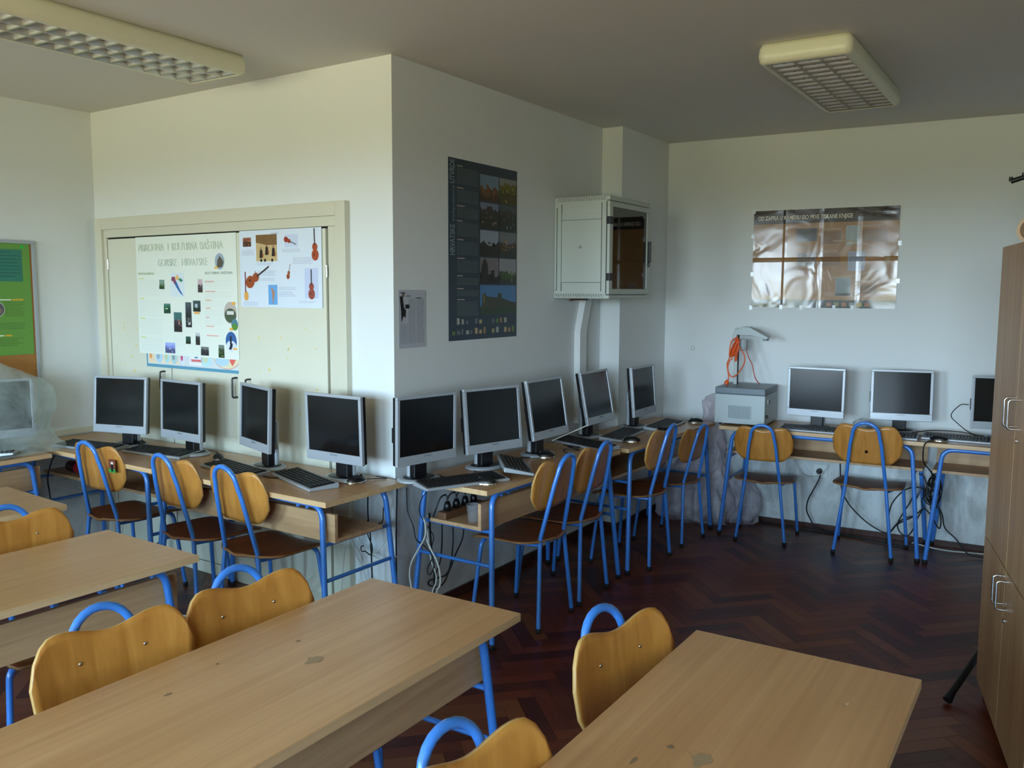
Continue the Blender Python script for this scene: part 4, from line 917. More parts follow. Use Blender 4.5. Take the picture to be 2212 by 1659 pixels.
# castles poster on the recess wall
p = Poster('castles_poster', (XB+0.0015, 3.722, 1.410), PI/2, 0.668, 0.953, (0.13, 0.20, 0.26), 'tall dark blue poster with castle photos on the recess wall', rough=0.35)
p.text('HRVATSKE', 0.048, 0.45, 0.060, (.45, .52, .56), 'title_lettering', width=0.16, vertical=True, bold=0.002)
p.text('srednjovjekovne', 0.048, 0.625, 0.040, (.40, .50, .58), 'title_lettering', width=0.185, vertical=True)
p.text('UTVRDE', 0.048, 0.82, 0.060, (.45, .52, .56), 'title_lettering', width=0.125, vertical=True, bold=0.002)
zz = 0.93
for i in range(9):
    h_ = (0.105, 0.085, 0.07, 0.09, 0.09, 0.085, 0.06, 0.05, 0.10)[i]; zz -= 0.008
    p.rect(0.075, zz-0.008, 0.05+0.01*(i % 3), 0.006, (.62, .58, .56)); p.lines(0.075, zz-h_+0.004, 0.20, h_-0.020, (.32, .38, .38), 0.0065, 0.0028, rag=0.05); zz -= h_
PH = [(0.290, 0.755, (0.42, 0.50, 0.58), (0.42, 0.27, 0.12), .5), (0.482, 0.755, (0.50, 0.52, 0.50), (0.40, 0.36, 0.10), .75), (0.290, 0.605, (0.42, 0.47, 0.56), (0.20, 0.17, 0.15), .8), (0.482, 0.605, (0.26, 0.30, 0.32), (0.20, 0.20, 0.17), .8),
      (0.290, 0.455, (0.55, 0.60, 0.66), (0.09, 0.11, 0.07), .5), (0.482, 0.455, (0.42, 0.44, 0.46), (0.22, 0.20, 0.08), .6), (0.290, 0.305, (0.46, 0.43, 0.46), (0.08, 0.06, 0.06), .35), (0.482, 0.305, (0.55, 0.56, 0.58), (0.20, 0.32, 0.13), .5)]
for i, (x, z, sk_, ld, hz) in enumerate(PH): p.photo(x, z, 0.184 if x < .4 else 0.178, 0.143, sk_, ld, 40+i, hz=hz, accent=[None, (.5, .45, .15), (.4, .33, .28), (.4, .4, .36), None, (.6, .42, .18), None, (.45, .42, .38)][i])
p.poly([(0.300, 0.31), (0.300, 0.385), (0.31, 0.415), (0.335, 0.445), (0.36, 0.415), (0.365, 0.385), (0.365, 0.31)], (.08, .06, .06), 6); p.rect(0.40, 0.33, 0.03, 0.05, (.08, .06, .06), 6)
p.rect(0.290, 0.135, 0.370, 0.162, (0.28, 0.47, 0.66)); p.poly([(0.29, 0.135), (0.29, 0.175), (0.31, 0.19), (0.312, 0.245), (0.345, 0.255), (0.35, 0.235), (0.46, 0.228), (0.475, 0.255), (0.505, 0.250), (0.51, 0.225), (0.60, 0.205), (0.66, 0.20), (0.66, 0.135)], (.22, .23, .15), 2)
p.poly([(0.29, 0.135), (0.29, 0.165), (0.36, 0.175), (0.45, 0.16), (0.55, 0.178), (0.66, 0.155), (0.66, 0.135)], (.14, .24, .13), 3); p.rect(0.318, 0.20, 0.02, 0.045, (.45, .38, .22), 3)
for i in range(15):
    for z in (0.030, 0.085):
        if R.random() < .78: p.rect(0.03+i*0.042, z, R.uniform(.014, .034), R.uniform(.018, .036), R.choice([(.62, .50, .30), (.65, .65, .62), (.55, .35, .20), (.35, .50, .20), (.40, .42, .45), (.70, .62, .45)]), 1)
p.done()
# newspaper page
p = Poster('newspaper_clipping', (XB+0.0015, 3.313, 1.392), PI/2, 0.212, 0.287, (0.72, 0.73, 0.76), 'grey newspaper page taped beside the outer wall corner', 'newspaper', rough=0.8)
p.lines(0.01, 0.02, 0.060, 0.10, (.55, .57, .60), 0.005, 0.0022); p.lines(0.075, 0.02, 0.060, 0.22, (.55, .57, .60), 0.005, 0.0022); p.lines(0.140, 0.02, 0.060, 0.23, (.55, .57, .60), 0.005, 0.0022)
p.poly([(0.008, 0.255), (0.03, 0.255), (0.040, 0.20), (0.055, 0.185), (0.05, 0.15), (0.035, 0.16), (0.02, 0.125), (0.018, 0.18)], (.08, .07, .09), 3); p.rect(0.05, 0.195, 0.03, 0.02, (.12, .10, .11), 4); p.disc(0.034, 0.262, .010, .012, (.45, .40, .38), 4); p.rect(0.012, 0.270, 0.04, 0.004, (.2, .18, .2), 4)
p.rect(0.055, 0.252, 0.035, 0.008, (.5, .55, .55), 2); p.rect(0.13, 0.245, 0.045, 0.003, (.25, .25, .28), 2)
p.done()
# laminated brown poster on the far wall
def onC(sv, z, off=0.0): 
    c, s_ = math.cos(RC), math.sin(RC); return (XP+sv*c+off*s_, YC+sv*s_-off*c, z)
PW, PHh = 0.965, 0.682
p = Poster('laminated_poster', onC(0.655, 1.567, 0.003), RC, PW, PHh, (0.58, 0.42, 0.24), 'shiny folded brown poster about early printing, taped to the far wall', lam=True)
p.rect(0, PHh-0.095, PW, 0.095, (0.13, 0.10, 0.09)); p.rect(0, 0, PW, 0.055, (0.22, 0.26, 0.25))
p.text('OD ZAPISA U KAMENU DO PRVE TISKANE KNJIGE', 0.03, PHh-0.068, 0.040, (.85, .82, .76), 'title_lettering', width=0.64, bold=0.001)
p.lines(0.69, PHh-0.062, 0.22, 0.034, (.62, .58, .50), 0.013, 0.006, 1)
for (x, z, w_, h_, c) in ((0.30, 0.46, 0.14, 0.09, (.34, .35, .36)), (0.63, 0.435, 0.09, 0.125, (.60, .64, .62)), (0.65, 0.255, 0.11, 0.13, (.55, .56, .60)), (0.575, 0.085, 0.10, 0.12, (.50, .55, .55)), (0.05, 0.09, 0.08, 0.09, (.60, .50, .45)), (0.31, 0.29, 0.13, 0.09, (.48, .42, .36))):
    p.rect(x, z, w_, h_, c); p.lines(x+0.008, z+0.01, w_-0.016, h_-0.02, tuple(q*0.72 for q in c), 0.010, 0.003, 2)
for (tx, x, z, wd) in (('BAŠĆANSKA PLOČA', 0.465, 0.535, 0.13), ('VINODOLSKI ZAKONIK', 0.735, 0.550, 0.15), ('MISAL', 0.77, 0.365, 0.04), ('KNEZA NOVAKA', 0.77, 0.345, 0.11), ('HRVATSKA POČETNICA', 0.68, 0.175, 0.155), ('KODEKS JURAJ', 0.47, 0.385, 0.11)):
    p.text(tx, x, z, 0.016, (.80, .76, .68), 'caption_lettering', width=wd)
for (x, z, w_, h_) in ((0.47, 0.44, 0.13, 0.085), (0.735, 0.45, 0.16, 0.085), (0.47, 0.29, 0.13, 0.08), (0.70, 0.10, 0.14, 0.06)):
    p.rect(x, z, w_, h_, (.47, .34, .20), 1)
ring = lambda a, k: (0.52+(0.40*k)*math.cos(a), 0.335+(0.130*k)*math.sin(a))
for i in range(20):
    a0, a1 = -1.5+3.0*i/20, -1.5+3.0*(i+1)/20; p.poly([ring(a0, 1), ring(a1, 1), ring(a1, .93), ring(a0, .93)], (.62, .52, .38), 3)
p.poly([(0.50, 0.085), (0.50, 0.11), (0.84, 0.095), (0.93, 0.085), (0.84, 0.075)], (.62, .50, .40), 1)
for i in range(6): p.rect(0.52+i*0.05, 0.012, 0.032, 0.026, R.choice([(.55, .52, .40), (.70, .62, .40), (.50, .54, .54), (.62, .40, .32)]), 2)
p.text('PROFIL', 0.88, 0.018, 0.018, (.70, .72, .70), 'caption_lettering', width=0.05)
for (x, z) in ((-0.012, 0.665), (-0.015, -0.02), (0.20, -0.012), (0.34, -0.014), (0.56, -0.01), (0.68, -0.01), (PW-0.004, 0.42), (PW-0.004, 0.17), (-0.014, 0.49), (-0.012, 0.22)):
    p.mb.box(x, x+0.022, -0.0022, -0.0012, z, z+0.03, mat('clear_tape', (.88, .92, .94), 0.15))
p.done()

# notice board on the left wall with the green poster pinned on it
t = thing('notice_board', (XD, 1.48, 1.00), PI/2, 'cork notice board in a silver frame on the side wall', 'notice board')
b = MB(); b.box(0.02, 1.45, -0.012, 0, 0.02, 0.94, mat('cork', (0.66, 0.45, 0.22), 0.9, noise=0.12, nscale=60)); b.build('cork_panel', t)
b = MB()
for (x0, x1, z0, z1) in ((0, 1.47, 0, 0.02), (0, 1.47, 0.94, 0.96), (0, 0.02, 0.02, 0.94), (1.45, 1.47, 0.02, 0.94)): b.box(x0, x1, -0.022, 0, z0, z1, M_silver)
b.build('frame', t, bevel=0.002)
p = Poster('green_poster', (XD+0.0135, 2.02, 1.285), PI/2, 0.898, 0.655, (0.40, 0.60, 0.24), 'green poster with teal table pinned to the notice board', rough=0.5)
p.rect(0.30, 0.433, 0.552, 0.187, (0.18, 0.48, 0.40)); p.lines(0.32, 0.445, 0.52, 0.16, (0.12, 0.36, 0.35), 0.020, 0.005, 2)
p.rect(0.700, 0.322, 0.075, 0.007, (.88, .92, .82)); p.rect(0.780, 0.321, 0.068, 0.009, (.85, .66, .12)); p.lines(0.735, 0.225, 0.115, 0.085, (.28, .44, .16), 0.011, 0.003); p.lines(0.60, 0.15, 0.25, 0.04, (.28, .44, .16), 0.011, 0.003)
p.disc(0.690, 0.27, 0.047, 0.045, (.84, .86, .84), 1, 30); p.disc(0.690, 0.27, 0.044, 0.042, (.36, .33, .36), 2, 30); p.disc(0.70, 0.262, 0.022, 0.02, (.50, .42, .40), 3)
p.rect(0.66, 0.113, 0.065, 0.007, (.88, .92, .82)); p.rect(0.73, 0.112, 0.04, 0.009, (.85, .66, .12)); p.lines(0.60, 0.055, 0.24, 0.045, (.28, .44, .16), 0.010, 0.003)
p.disc(0.855, 0.635, 0.010, 0.010, (.10, .75, .25), 3)
p.done()

# ================================================================ wall cabinet on the recess wall
rk = thing('network_cabinet', (XB, 4.835, 1.63), 0, 'light grey wall mounted network cabinet with a dark glass door', 'cabinet')
DX, DY, DZ = 0.385, 0.60, 0.622
b = MB(); b.box(0.001, DX-0.02, 0, DY, 0.02, DZ-0.02, M_rack)
b.prism([(0.001, 0.0), (DX, 0.0), (DX, DY), (0.001, DY)], 0, 0.022, M_rack)
b.prism([(0.001, 0.0), (DX, 0.0), (DX, DY), (0.001, DY)], DZ-0.03, DZ, M_rack)
b.build('body', rk, bevel=0.006)
b = MB(); b.box(0.055, DX-0.055, -0.003, 0, 0.10, 0.52, M_rack)
b.build('side_panel', rk, bevel=0.001)
b = MB()
for (x0, x1, z0, z1) in ((0.053, 0.055, 0.045, 0.58), (0.330, 0.332, 0.045, 0.58), (0.055, 0.33, 0.098, 0.100), (0.055, 0.33, 0.480, 0.482), (0.02, 0.022, 0.05, 0.56), (0.0, 0.02, 0.05, 0.052), (DX-0.022, DX-0.020, 0.03, 0.585)):
    b.box(x0, x1, -0.0036, 0, z0, z1, M_dark)
for k in range(19):
    x = 0.025+k*0.0175
    for (z0, dr) in ((0.008, -1), (DZ-0.028, 1)):
        b.add([(x, -0.0012, z0), (x+0.003, -0.0012, z0), (x+0.003+dr*0.012, -0.0012, z0+0.022), (x+dr*0.012, -0.0012, z0+0.022)], [(0, 1, 2, 3)], M_dark)
b.build('seams_and_vents', rk)
b = MB(); b.tube([(0.19, -0.003, 0.315), (0.19, -0.010, 0.315)], 0.009, M_chrome, 14); b.build('lock', rk)
dr = MB()
for (y0, y1, z0, z1) in ((0.0, DY, 0.028, 0.060), (0.0, DY, DZ-0.066, DZ-0.034), (0.0, 0.045, 0.06, DZ-0.066), (DY-0.045, DY, 0.06, DZ-0.066)): dr.box(DX-0.018, DX, y0, y1, z0, z1, M_rack)
dro = dr.build('door', rk, bevel=0.002)
b = MB(); b.box(DX-0.012, DX-0.006, 0.044, DY-0.044, 0.059, DZ-0.065, mat('smoked_glass', (0.035, 0.033, 0.035), 0.04, spec=0.8)); b.build('glass', dro)
for z in (0.11, 0.45):
    b = MB(); b.box(DX-0.020, DX+0.006, -0.006, 0.045, z, z+0.045, M_black); b.build('hinge', dro, bevel=0.002)
b = MB(); b.box(DX, DX+0.018, DY-0.03, DY-0.012, 0.235, 0.37, M_black); b.box(DX, DX+0.010, DY-0.03, DY-0.012, 0.205, 0.235, M_black); b.build('handle', dro, bevel=0.004)
b = MB(); b.tube([(0.05, 0.12, -0.012), (0.05, 0.20, -0.006), (0.05, 0.36, -0.008)], 0.007, mat('timber_strip', (0.40, 0.33, 0.22), 0.7), 8); o = b.build('mounting_strip', rk)
# conduit
b = MB(); Mx = lambda y0, y1, z0, z1, yb0, yb1: b.add([(XB+0.001, y0, z0), (XB+0.045, y0, z0), (XB+0.045, y1, z0), (XB+0.001, y1, z0), (XB+0.001, yb0, z1), (XB+0.045, yb0, z1), (XB+0.045, yb1, z1), (XB+0.001, yb1, z1)], [(0,3,2,1),(4,5,6,7),(0,1,5,4),(1,2,6,5),(2,3,7,6),(3,0,4,7)], M_white)
Mx(5.115, 5.205, 0.80, 1.41, 5.115, 5.205); Mx(5.115, 5.205, 1.41, 1.628, 5.19, 5.28)
tag(b.build('cable_conduit'), 'white cable duct running down the wall from the grey cabinet', 'cable duct')
# wall socket
t = thing('wall_socket', onC(1.186, 0.420), RC, 'white double wall socket with a black plug under the far wall desk', 'socket')
b = MB(); b.box(-0.05, 0.05, -0.010, 0, -0.045, 0.045, M_white); b.build('plate', t, bevel=0.003)
b = MB(); b.tube([(-0.005, -0.010, 0.0), (-0.005, -0.045, 0.0)], 0.019, M_black, 14); b.build('plug', t)

# ================================================================ projector with folded arm, orange lead
t = thing('overhead_projector', (-1.885, 6.055, TOPZ), 0.06, 'grey overhead projector box with a raised arm on the far wall desk', 'projector')
hx, hy = 0.172, 0.185
b = MB(); b.box(-hx, hx, -hy, hy, 0.012, 0.215, M_ohp); bo = b.build('housing', t, bevel=0.005)
b = MB(); b.box(-hx, hx, -hy, hy, 0.216, 0.262, M_ohp2); b.build('lid', t, bevel=0.006)
b = MB(); b.box(-0.082, 0.082, -hy-0.004, -hy+0.001, 0.045, 0.142, M_ohp)
b.box(-0.076, 0.076, -hy-0.0046, -hy-0.003, 0.050, 0.137, M_ohp2)
for k in range(13): b.box(-0.076, 0.076, -hy-0.007, -hy-0.004, 0.052+k*0.0067, 0.0545+k*0.0067, M_ohp)
for k in range(17): b.box(-0.076+k*0.0094, -0.074+k*0.0094, -hy-0.008, -hy-0.005, 0.050, 0.137, M_ohp)
b.build('vent_grille', bo)
b = MB(); b.box(hx-0.001, hx+0.004, -0.11, -0.05, 0.150, 0.185, M_white); b.box(hx+0.003, hx+0.008, -0.09, -0.065, 0.155, 0.180, M_black); b.tube([(hx, -0.145, 0.07), (hx+0.014, -0.145, 0.07)], 0.010, M_black, 12); b.build('switches', bo)
for sx in (-1, 1):
    for sy in (-1, 1):
        b = MB(); b.lathe([(0.010, 0), (0.010, 0.013)], M_rub, 10, (sx*0.14, sy*0.15, 0)); b.build('foot', t)
b = MB(); b.box(-0.113, -0.087, 0.06, 0.075, 0.26, 0.66, M_ohp); b.box(-0.087, -0.080, 0.062, 0.073, 0.26, 0.66, M_dark); b.build('post', t, bevel=0.002)
b = MB(); b.box(-0.125, -0.055, 0.03, 0.105, 0.50, 0.575, M_ohp); b.tube([(-0.055, 0.065, 0.585), (-0.055, 0.065, 0.51)], 0.028, M_ohp, 16); b.build('slider', t, bevel=0.004)
b = MB(); V = [(-0.118, 0.575), (-0.118, 0.62), (-0.085, 0.655), (-0.045, 0.672), (0.0, 0.670), (0.135, 0.600), (0.115, 0.583), (0.02, 0.612), (-0.03, 0.612), (-0.085, 0.615), (-0.095, 0.575)]
n = len(V); y0, y1 = 0.02, 0.085
b.add([(x, y0, z) for x, z in V] + [(x, y1, z) for x, z in V], [tuple(range(n)), tuple(range(2*n-1, n-1, -1))] + [(i, n+i, n+(i+1) % n, (i+1) % n) for i in range(n)], M_ohp)
b.build('arm_head', t, bevel=0.003)
b = MB(); b.box(0.095, 0.125, 0.03, 0.075, 0.578, 0.590, M_black); b.build('lens', t)
Y0 = 6.04
b = MB()
def oc(pts, r=0.0042): b.tube(spline(pts), r, M_orange, 7)
oc([(-1.959,Y0,1.360),(-2.000,Y0,1.328),(-2.011,Y0,1.261),(-2.012,Y0,1.210),(-2.026,Y0,1.168),(-2.019,Y0,1.117),(-2.013,Y0,1.081),(-2.015,Y0,1.055),(-2.022,Y0,1.045)])
oc([(-1.954,Y0-.01,1.360),(-1.942,Y0-.01,1.294),(-1.909,Y0,1.245),(-1.900,Y0,1.194),(-1.921,Y0,1.142),(-1.956,Y0,1.095),(-1.987,Y0,1.078),(-2.011,Y0,1.102),(-2.020,Y0,1.148),(-2.006,Y0,1.195),(-1.991,Y0,1.205),(-2.007,Y0,1.230)])
for k in range(6):
    e = R.uniform(-.012, .012); yy = Y0+R.uniform(-.02, .01)
    oc([(-1.957,yy,1.355),(-1.975+e,yy-.01,1.303),(-1.998+e,yy-.01,1.245),(-1.994+e,yy,1.225),(-1.967+e,yy,1.27),(-1.948+e*.3,yy,1.345)])
oc([(-1.950,Y0,1.33),(-1.965,Y0+.01,1.27),(-1.972,Y0+.01,1.20),(-1.966,Y0+.01,1.195),(-1.952,Y0,1.26),(-1.945,Y0,1.33)])
b.tube([(-2.022,Y0,1.055),(-2.024,Y0,1.04),(-2.028,Y0,1.026)], [0.007, 0.016, 0.017], M_orange, 12)
tag(b.build('extension_lead'), 'orange extension lead coiled over the projector post', 'extension lead')
b = MB(); b.tube(spline([(-1.921,6.12,1.274),(-1.898,6.12,1.214),(-1.871,6.12,1.164),(-1.859,6.12,1.113),(-1.844,6.12,1.067),(-1.824,6.15,1.027)]), 0.0035, mat('red_cable', (0.78, 0.28, 0.22), 0.4), 7)
tag(b.build('cable'), 'thin red cable falling from the projector arm to its lid', 'cable')
# crumpled white thing between the far wall monitors
def crumple(mb, c, rx, ry, rz_, m, seed, amp=0.18, n=26, k=18, zmin=None):
    rr = random.Random(seed); ph = [(rr.uniform(0, 6.28), rr.uniform(0, 6.28), rr.randint(2, 7), rr.randint(2, 7)) for _ in range(7)]
    V = []; F = []
    for i in range(k+1):
        e = -PI/2+PI*i/k
        for j in range(n):
            a = 2*PI*j/n; s_ = 1 + amp*sum(math.sin(p[2]*a+p[0])*math.cos(p[3]*e+p[1]) for p in ph)/3
            V.append((c[0]+rx*math.cos(a)*math.cos(e)*s_, c[1]+ry*math.sin(a)*math.cos(e)*s_, max(zmin if zmin is not None else -9, c[2]+rz_*math.sin(e)*s_)))
    for i in range(k):
        for j in range(n): F.append((i*n+j, i*n+(j+1) % n, (i+1)*n+(j+1) % n, (i+1)*n+j))
    mb.add(V, F, m, True)
b = MB(); crumple(b, (-1.135, 6.17, TOPZ+0.035), 0.055, 0.05, 0.036, clear_mat('crumpled_film', (0.80, 0.84, 0.86), 0.7, 0.2), 3, 0.3, zmin=TOPZ+0.001)
tag(b.build('crumpled_wrap'), 'crumpled clear plastic wrap between the two far wall monitors', 'plastic wrap')

# ================================================================ translucent plastic cover over the side wall monitor
def film(name, rgb, alpha, rough=0.35, sc=6.0):
    m, t, b = new_mat(name)
    tr = t.nodes.new('ShaderNodeBsdfTransparent'); mx = t.nodes.new('ShaderNodeMixShader')
    tl = t.nodes.new('ShaderNodeBsdfTranslucent'); tl.inputs[0].default_value = s2l(rgb) + (1,)
    m2 = t.nodes.new('ShaderNodeMixShader'); m2.inputs[0].default_value = 0.3
    b.inputs['Base Color'].default_value = s2l(rgb) + (1,); b.inputs['Roughness'].default_value = rough
    geo = t.nodes.new('ShaderNodeNewGeometry'); n = t.nodes.new('ShaderNodeTexNoise'); n.inputs['Scale'].default_value = sc; n.inputs['Detail'].default_value = 5; n.inputs['Distortion'].default_value = 1.0
    t.links.new(geo.outputs['Position'], n.inputs['Vector'])
    rr = t.nodes.new('ShaderNodeMapRange'); rr.inputs[1].default_value = 0.3; rr.inputs[2].default_value = 0.7; rr.inputs[3].default_value = alpha-0.12; rr.inputs[4].default_value = min(1, alpha+0.12)
    t.links.new(n.outputs['Fac'], rr.inputs[0]); t.links.new(rr.outputs[0], mx.inputs[0])
    bp = t.nodes.new('ShaderNodeBump'); bp.inputs['Strength'].default_value = 0.7; bp.inputs['Distance'].default_value = 0.02; t.links.new(n.outputs['Fac'], bp.inputs['Height']); t.links.new(bp.outputs[0], b.inputs['Normal'])
    t.links.new(b.outputs[0], m2.inputs[1]); t.links.new(tl.outputs[0], m2.inputs[2])
    t.links.new(tr.outputs[0], mx.inputs[1]); t.links.new(m2.outputs[0], mx.inputs[2]); t.links.new(mx.outputs[0], t.nodes['Material Output'].inputs[0])
    return m
M_film = film('frosted_film', (0.84, 0.90, 0.88), 0.42)
from mathutils import noise as mnoise
def loft(name, secs, m, amp, seed, cap=True, freq=7.0, ymax=None, exp=0.55):
    """secs: (z, x0, x1, y0, y1); rings are interpolated and creased with ridged noise"""
    n, per = 110, 5; S = []
    for i in range(len(secs)-1):
        for k in range(per): S.append(tuple(a+(b_-a)*k/per for a, b_ in zip(secs[i], secs[i+1])))
    S.append(secs[-1]); V = []; F = []
    for (z, x0, x1, y0, y1) in S:
        cx, cy_, rx, ry = (x0+x1)/2, (y0+y1)/2, (x1-x0)/2, (y1-y0)/2
        for j in range(n):
            a = 2*PI*j/n; ca, sa = math.cos(a), math.sin(a)
            x = rx*math.copysign(abs(ca)**exp, ca); y = ry*math.copysign(abs(sa)**exp, sa)
            q = Vector((x*freq+seed*3.1, y*freq, z*freq*0.55))
            rd = 1-2*abs(mnoise.noise(q)) ; rd2 = 1-2*abs(mnoise.noise(q*2.3+Vector((5, 1, 2))))
            k_ = amp*(0.7*rd+0.3*rd2-0.55)/max(0.02, math.hypot(x, y))
            yy = cy_+y*(1+k_); xx = cx+x*(1+k_)
            if ymax is not None: yy = min(yy, ymax)
            V.append((xx, yy, z))
    k = len(S)
    for i in range(k-1):
        for j in range(n): F.append((i*n+j, i*n+(j+1) % n, (i+1)*n+(j+1) % n, (i+1)*n+j))
    if cap: F.append(tuple(range((k-1)*n, k*n)))
    b = MB(); b.add(V, F, m, True); return b.build(name)
o = loft('plastic_cover', [(0.762, -5.22, -4.80, 1.98, 2.90), (0.79, -5.22, -4.81, 1.99, 2.885), (0.83, -5.21, -4.83, 2.0, 2.84), (0.88, -5.21, -4.84, 2.0, 2.815), (0.93, -5.21, -4.84, 2.0, 2.82), (0.99, -5.21, -4.83, 2.0, 2.848),
     (1.06, -5.21, -4.84, 2.0, 2.845), (1.12, -5.21, -4.86, 2.02, 2.835), (1.16, -5.20, -4.88, 2.04, 2.80), (1.20, -5.19, -4.91, 2.08, 2.71), (1.235, -5.17, -4.94, 2.14, 2.64), (1.27, -5.15, -4.97, 2.22, 2.58), (1.30, -5.13, -5.00, 2.30, 2.50)], M_film, 0.030, 5, freq=5.0)
tag(o, 'translucent plastic sheet draped over a monitor beside the notice board', 'plastic cover')
# plastic sacks in the far corner
M_sack = film('thin_sack', (0.90, 0.86, 0.89), 0.52, 0.3, 9.0)
def sack(name, secs, seed, label):
    o = loft(name, secs, M_sack, 0.085, seed, freq=9.0, ymax=6.27, exp=0.8); return tag(o, label, 'plastic bag')
sack('plastic_sack', [(0.004, -2.50, -2.02, 5.97, 6.22), (0.04, -2.54, -1.98, 5.93, 6.24), (0.15, -2.54, -1.98, 5.94, 6.25), (0.28, -2.50, -2.03, 5.97, 6.25), (0.40, -2.42, -2.06, 6.0, 6.25), (0.55, -2.30, -2.08, 6.05, 6.25), (0.70, -2.24, -2.09, 6.10, 6.26), (0.83, -2.24, -2.10, 6.14, 6.26), (0.90, -2.22, -2.12, 6.17, 6.25), (0.93, -2.19, -2.14, 6.19, 6.24)], 11, 'tall crumpled translucent sack standing in the room corner')
sack('plastic_sack', [(0.004, -2.02, -1.86, 6.14, 6.26), (0.03, -2.03, -1.84, 6.12, 6.26), (0.12, -2.04, -1.82, 6.12, 6.26), (0.22, -2.03, -1.84, 6.13, 6.26), (0.31, -2.01, -1.88, 6.15, 6.25), (0.36, -1.97, -1.91, 6.17, 6.23)], 12, 'small crumpled translucent sack under the projector desk')

# ================================================================ tall cupboard at the right
va = math.atan2(-0.978, 0.208)
tcb = thing('tall_cupboard', (-0.241, 4.032, 0), va, 'tall beech cupboard with paired metal handles at the right', 'cupboard')
# local x runs along the front toward the camera, local y away from the room behind the doors
Lc, Dc, Hc = 0.98, 0.42, 1.857
b = MB(); b.box(0, Lc, 0.019, Dc, 0.072, Hc, M_cup); b.build('carcass', tcb, bevel=0.001)
b = MB(); b.box(0.04, Lc-0.04, 0.06, Dc-0.02, 0.01, 0.0715, M_black); b.build('plinth', tcb)
for (x0, z0, z1) in ((0.0, 0.072, 0.679), (0.492, 0.072, 0.679), (0.0, 0.685, Hc), (0.492, 0.685, Hc)):
    b = MB(); b.box(x0+0.001, x0+0.488, 0, 0.018, z0, z1, M_cup); b.box(x0+0.4881, x0+0.4895, 0.0, 0.018, z0, z1, M_cupedge); dro = b.build('door', tcb, bevel=0.001)
    hx = x0+0.455 if x0 == 0 else x0+0.035
    zc = 1.252 if z1 > 1 else 0.597
    b = MB(); b.tube(fillet([(hx, 0.001, zc+0.052), (hx, -0.032, zc+0.052), (hx, -0.032, zc-0.052), (hx, 0.001, zc-0.052)], 0.012, 5), 0.0042, M_chrome, 10); b.build('handle', dro)
    if x0 > 0: b = MB(); b.tube([(x0+0.03, 0.001, zc-0.093), (x0+0.03, -0.004, zc-0.093)], 0.009, M_chrome, 14); b.build('lock', dro)
for x in (0.03, Lc-0.03):
    b = MB(); b.lathe([(0.022, 0), (0.022, 0.03), (0.012, 0.035), (0.012, 0.073)], M_black, 14, (x, 0.045, 0)); b.build('foot', tcb)
# roll of card on top
b = MB(); p0, p1 = Vector((-0.143, 3.70, Hc+0.047)), Vector((0.10, 4.10, Hc+0.047)); M_card = mat('card_tube', (0.74, 0.62, 0.50), 0.7)
dv = (p1-p0)
b.tube([p0, p0+dv*0.02, p0+dv], [0.046, 0.046, 0.046], M_card, 26, False)
b.tube([p0, p0+dv*0.999], [0.034, 0.034], M_card, 26, False)
nn = 26; T_ = dv.normalized(); up = Vector((0, 0, 1)); nv = (up - T_*up.dot(T_)).normalized(); bn = T_.cross(nv)
rg = lambda rr_: [p0 + (nv*math.cos(2*PI*j/nn)+bn*math.sin(2*PI*j/nn))*rr_ for j in range(nn)]
b.add(rg(0.046)+rg(0.034), [(j, (j+1) % nn, nn+(j+1) % nn, nn+j) for j in range(nn)], M_card)
tag(b.build('cardboard_tube'), 'open brown cardboard tube lying on top of the tall cupboard', 'tube')
# tripod screen behind the cupboard
tp = thing('tripod_screen', (-0.06, 4.56, 0), 0, 'black tripod projection screen standing behind the tall cupboard', 'projection screen')
for (fx, fy) in ((-0.268, -0.70), (0.55, -0.05), (-0.10, 0.60)):
    b = MB(); b.tube([(fx, fy, 0.016), (fx*0.95, fy*0.95, 0.04), (fx*0.05, fy*0.05, 0.40)], [0.019, 0.014, 0.013], M_black, 10); b.build('leg', tp)
b = MB(); b.tube([(0, 0, 0.20), (0, 0, 2.225)], 0.016, M_black, 12); b.tube([(0, 0, 2.225), (0, 0.05, 2.237)], 0.014, M_black, 10); b.build('pole', tp)
b = MB(); b.tube([(-0.2, 0.035, 2.175), (0.0, 0.035, 2.236), (0.35, 0.035, 2.33)], 0.011, M_black, 8)
for x in (-0.20, -0.15, -0.06): b.tube([(x, 0.035, 2.175+(x+.2)*.31), (x, 0.035, 2.195+(x+.2)*.31)], 0.008, M_black, 8)
b.build('top_arm', tp)
b = MB(); b.tube([(0.05, 0.02, 0.95), (0.05, 0.02, 2.10)], 0.035, M_black, 14); b.build('screen_case', tp)

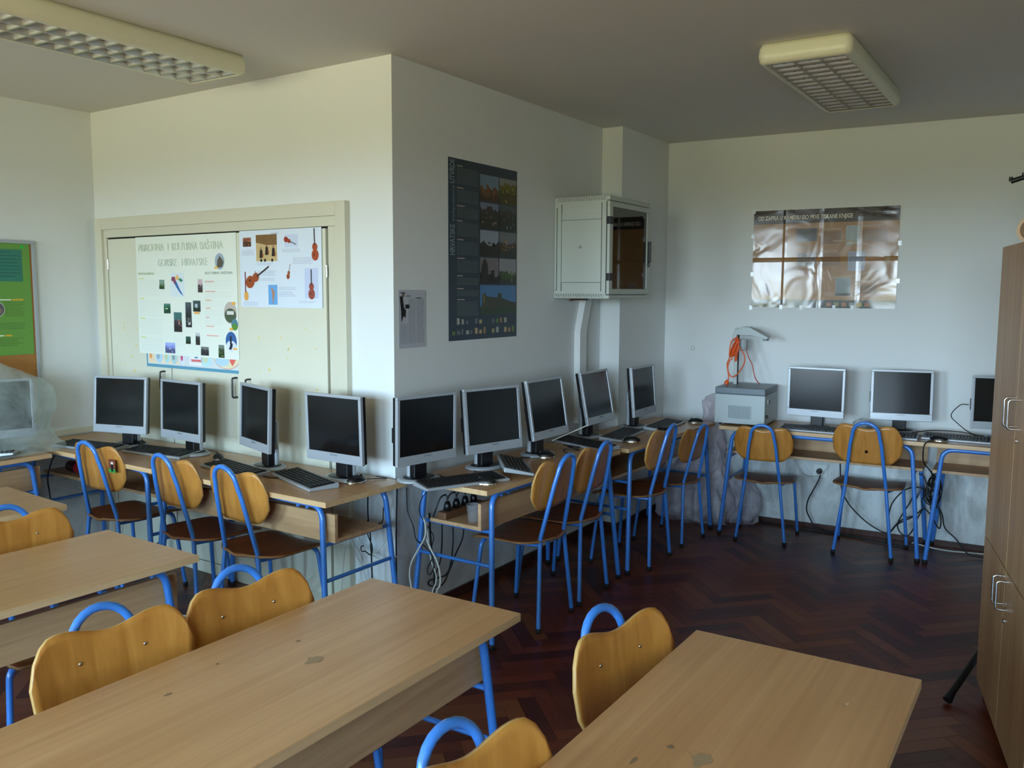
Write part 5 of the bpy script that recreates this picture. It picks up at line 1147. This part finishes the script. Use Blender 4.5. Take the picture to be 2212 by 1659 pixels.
# ================================================================ ceiling lights
def make_light():
    t = thing('ceiling_light', (0, 0, 0), 0, '', 'ceiling light')
    w2, l2, h_ = 0.205, 0.645, 0.088
    b = MB()
    def ring(w_, l_, z, r):
        pts = []
        for cx, cy_, a0 in ((w_-r, l_-r, 0), (-w_+r, l_-r, 90), (-w_+r, -l_+r, 180), (w_-r, -l_+r, 270)):
            for k in range(6):
                a = math.radians(a0+90*k/5); pts.append((cx+r*math.cos(a), cy_+r*math.sin(a), z))
        return pts
    rings = [ring(w2-0.012, l2-0.012, -0.001, 0.03), ring(w2-0.004, l2-0.004, -0.02, 0.035), ring(w2, l2, -0.05, 0.04), ring(w2-0.006, l2-0.006, -0.078, 0.035), ring(w2-0.022, l2-0.022, -h_, 0.022), ring(w2-0.034, l2-0.040, -h_, 0.008), ring(w2-0.034, l2-0.040, -0.045, 0.008)]
    V = [p for r in rings for p in r]; n = 24; F = [(i*n+j, (i+1)*n+j, (i+1)*n+(j+1) % n, i*n+(j+1) % n) for i in range(len(rings)-1) for j in range(n)]
    F.append(tuple(range(n)))
    b.add(V, F, M_lampbody, True); b.build('housing', t)
    wi, li = w2-0.0345, l2-0.0405
    b = MB(); b.box(-wi, wi, -li, li, -0.047, -0.040, M_lampin); b.build('reflector', t)
    for x in (-0.113, 0, 0.113):
        b = MB(); b.tube([(x, -li+0.02, -0.060), (x, li-0.02, -0.060)], 0.0125, M_tubew, 12); b.build('tube', t)
    b = MB()
    for x in (-wi+0.001, -wi/3, wi/3, wi-0.001):   # lengthwise V blades
        b.add([(x-0.0105, -li, -0.0535), (x, -li, -h_+0.001), (x+0.0105, -li, -0.0535), (x-0.0105, li, -0.0535), (x, li, -h_+0.001), (x+0.0105, li, -0.0535)] if abs(x) < wi-0.01 else
              [(x, -li, -0.0535), (x, -li, -h_+0.001), (x-math.copysign(0.012, x), -li, -0.0535), (x, li, -0.0535), (x, li, -h_+0.001), (x-math.copysign(0.012, x), li, -0.0535)], [(0, 1, 4, 3), (1, 2, 5, 4)], M_louver)
    N_ = 15
    for k in range(N_):
        y = -li + 2*li*k/(N_-1)
        for c in range(3):
            x0 = -wi+2*wi*c/3+0.002; x1 = x0+2*wi/3-0.004
            V = []; 
            for (dy, z) in ((-0.016, -0.056), (-0.009, -0.066), (-0.004, -0.076), (0.0, -h_+0.0015), (0.004, -0.076), (0.009, -0.066), (0.016, -0.056)):
                yy = min(max(y+dy, -li), li); V += [(x0, yy, z), (x1, yy, z)]
            b.add(V, [(2*i, 2*i+1, 2*i+3, 2*i+2) for i in range(6)], M_louver, True)
    b.build('louver_grid', t)
    return t
l0 = make_light()
place(l0, -3.565, 2.315, 0.0, 'long cream ceiling light with mirrored louver, nearest the outer wall corner', 'ceiling light', 'fluorescent ceiling lights', z=ZC)
place(l0, -1.050, 4.655, 0.0, 'cream ceiling light seen from its end, over the far wall side', 'ceiling light', 'fluorescent ceiling lights', z=ZC)
# small stain hole on the far wall
b = MB(); b.lathe([(0.0, 0.0), (0.012, 0.001), (0.017, 0.0)], M_wall, 14); o = b.build('wall_plug_patch'); o.location = onC(0.223, 1.252); o.rotation_euler = (PI/2, 0, RC); tag(o, 'small round filled hole mark on the far wall near the corner', 'wall patch')
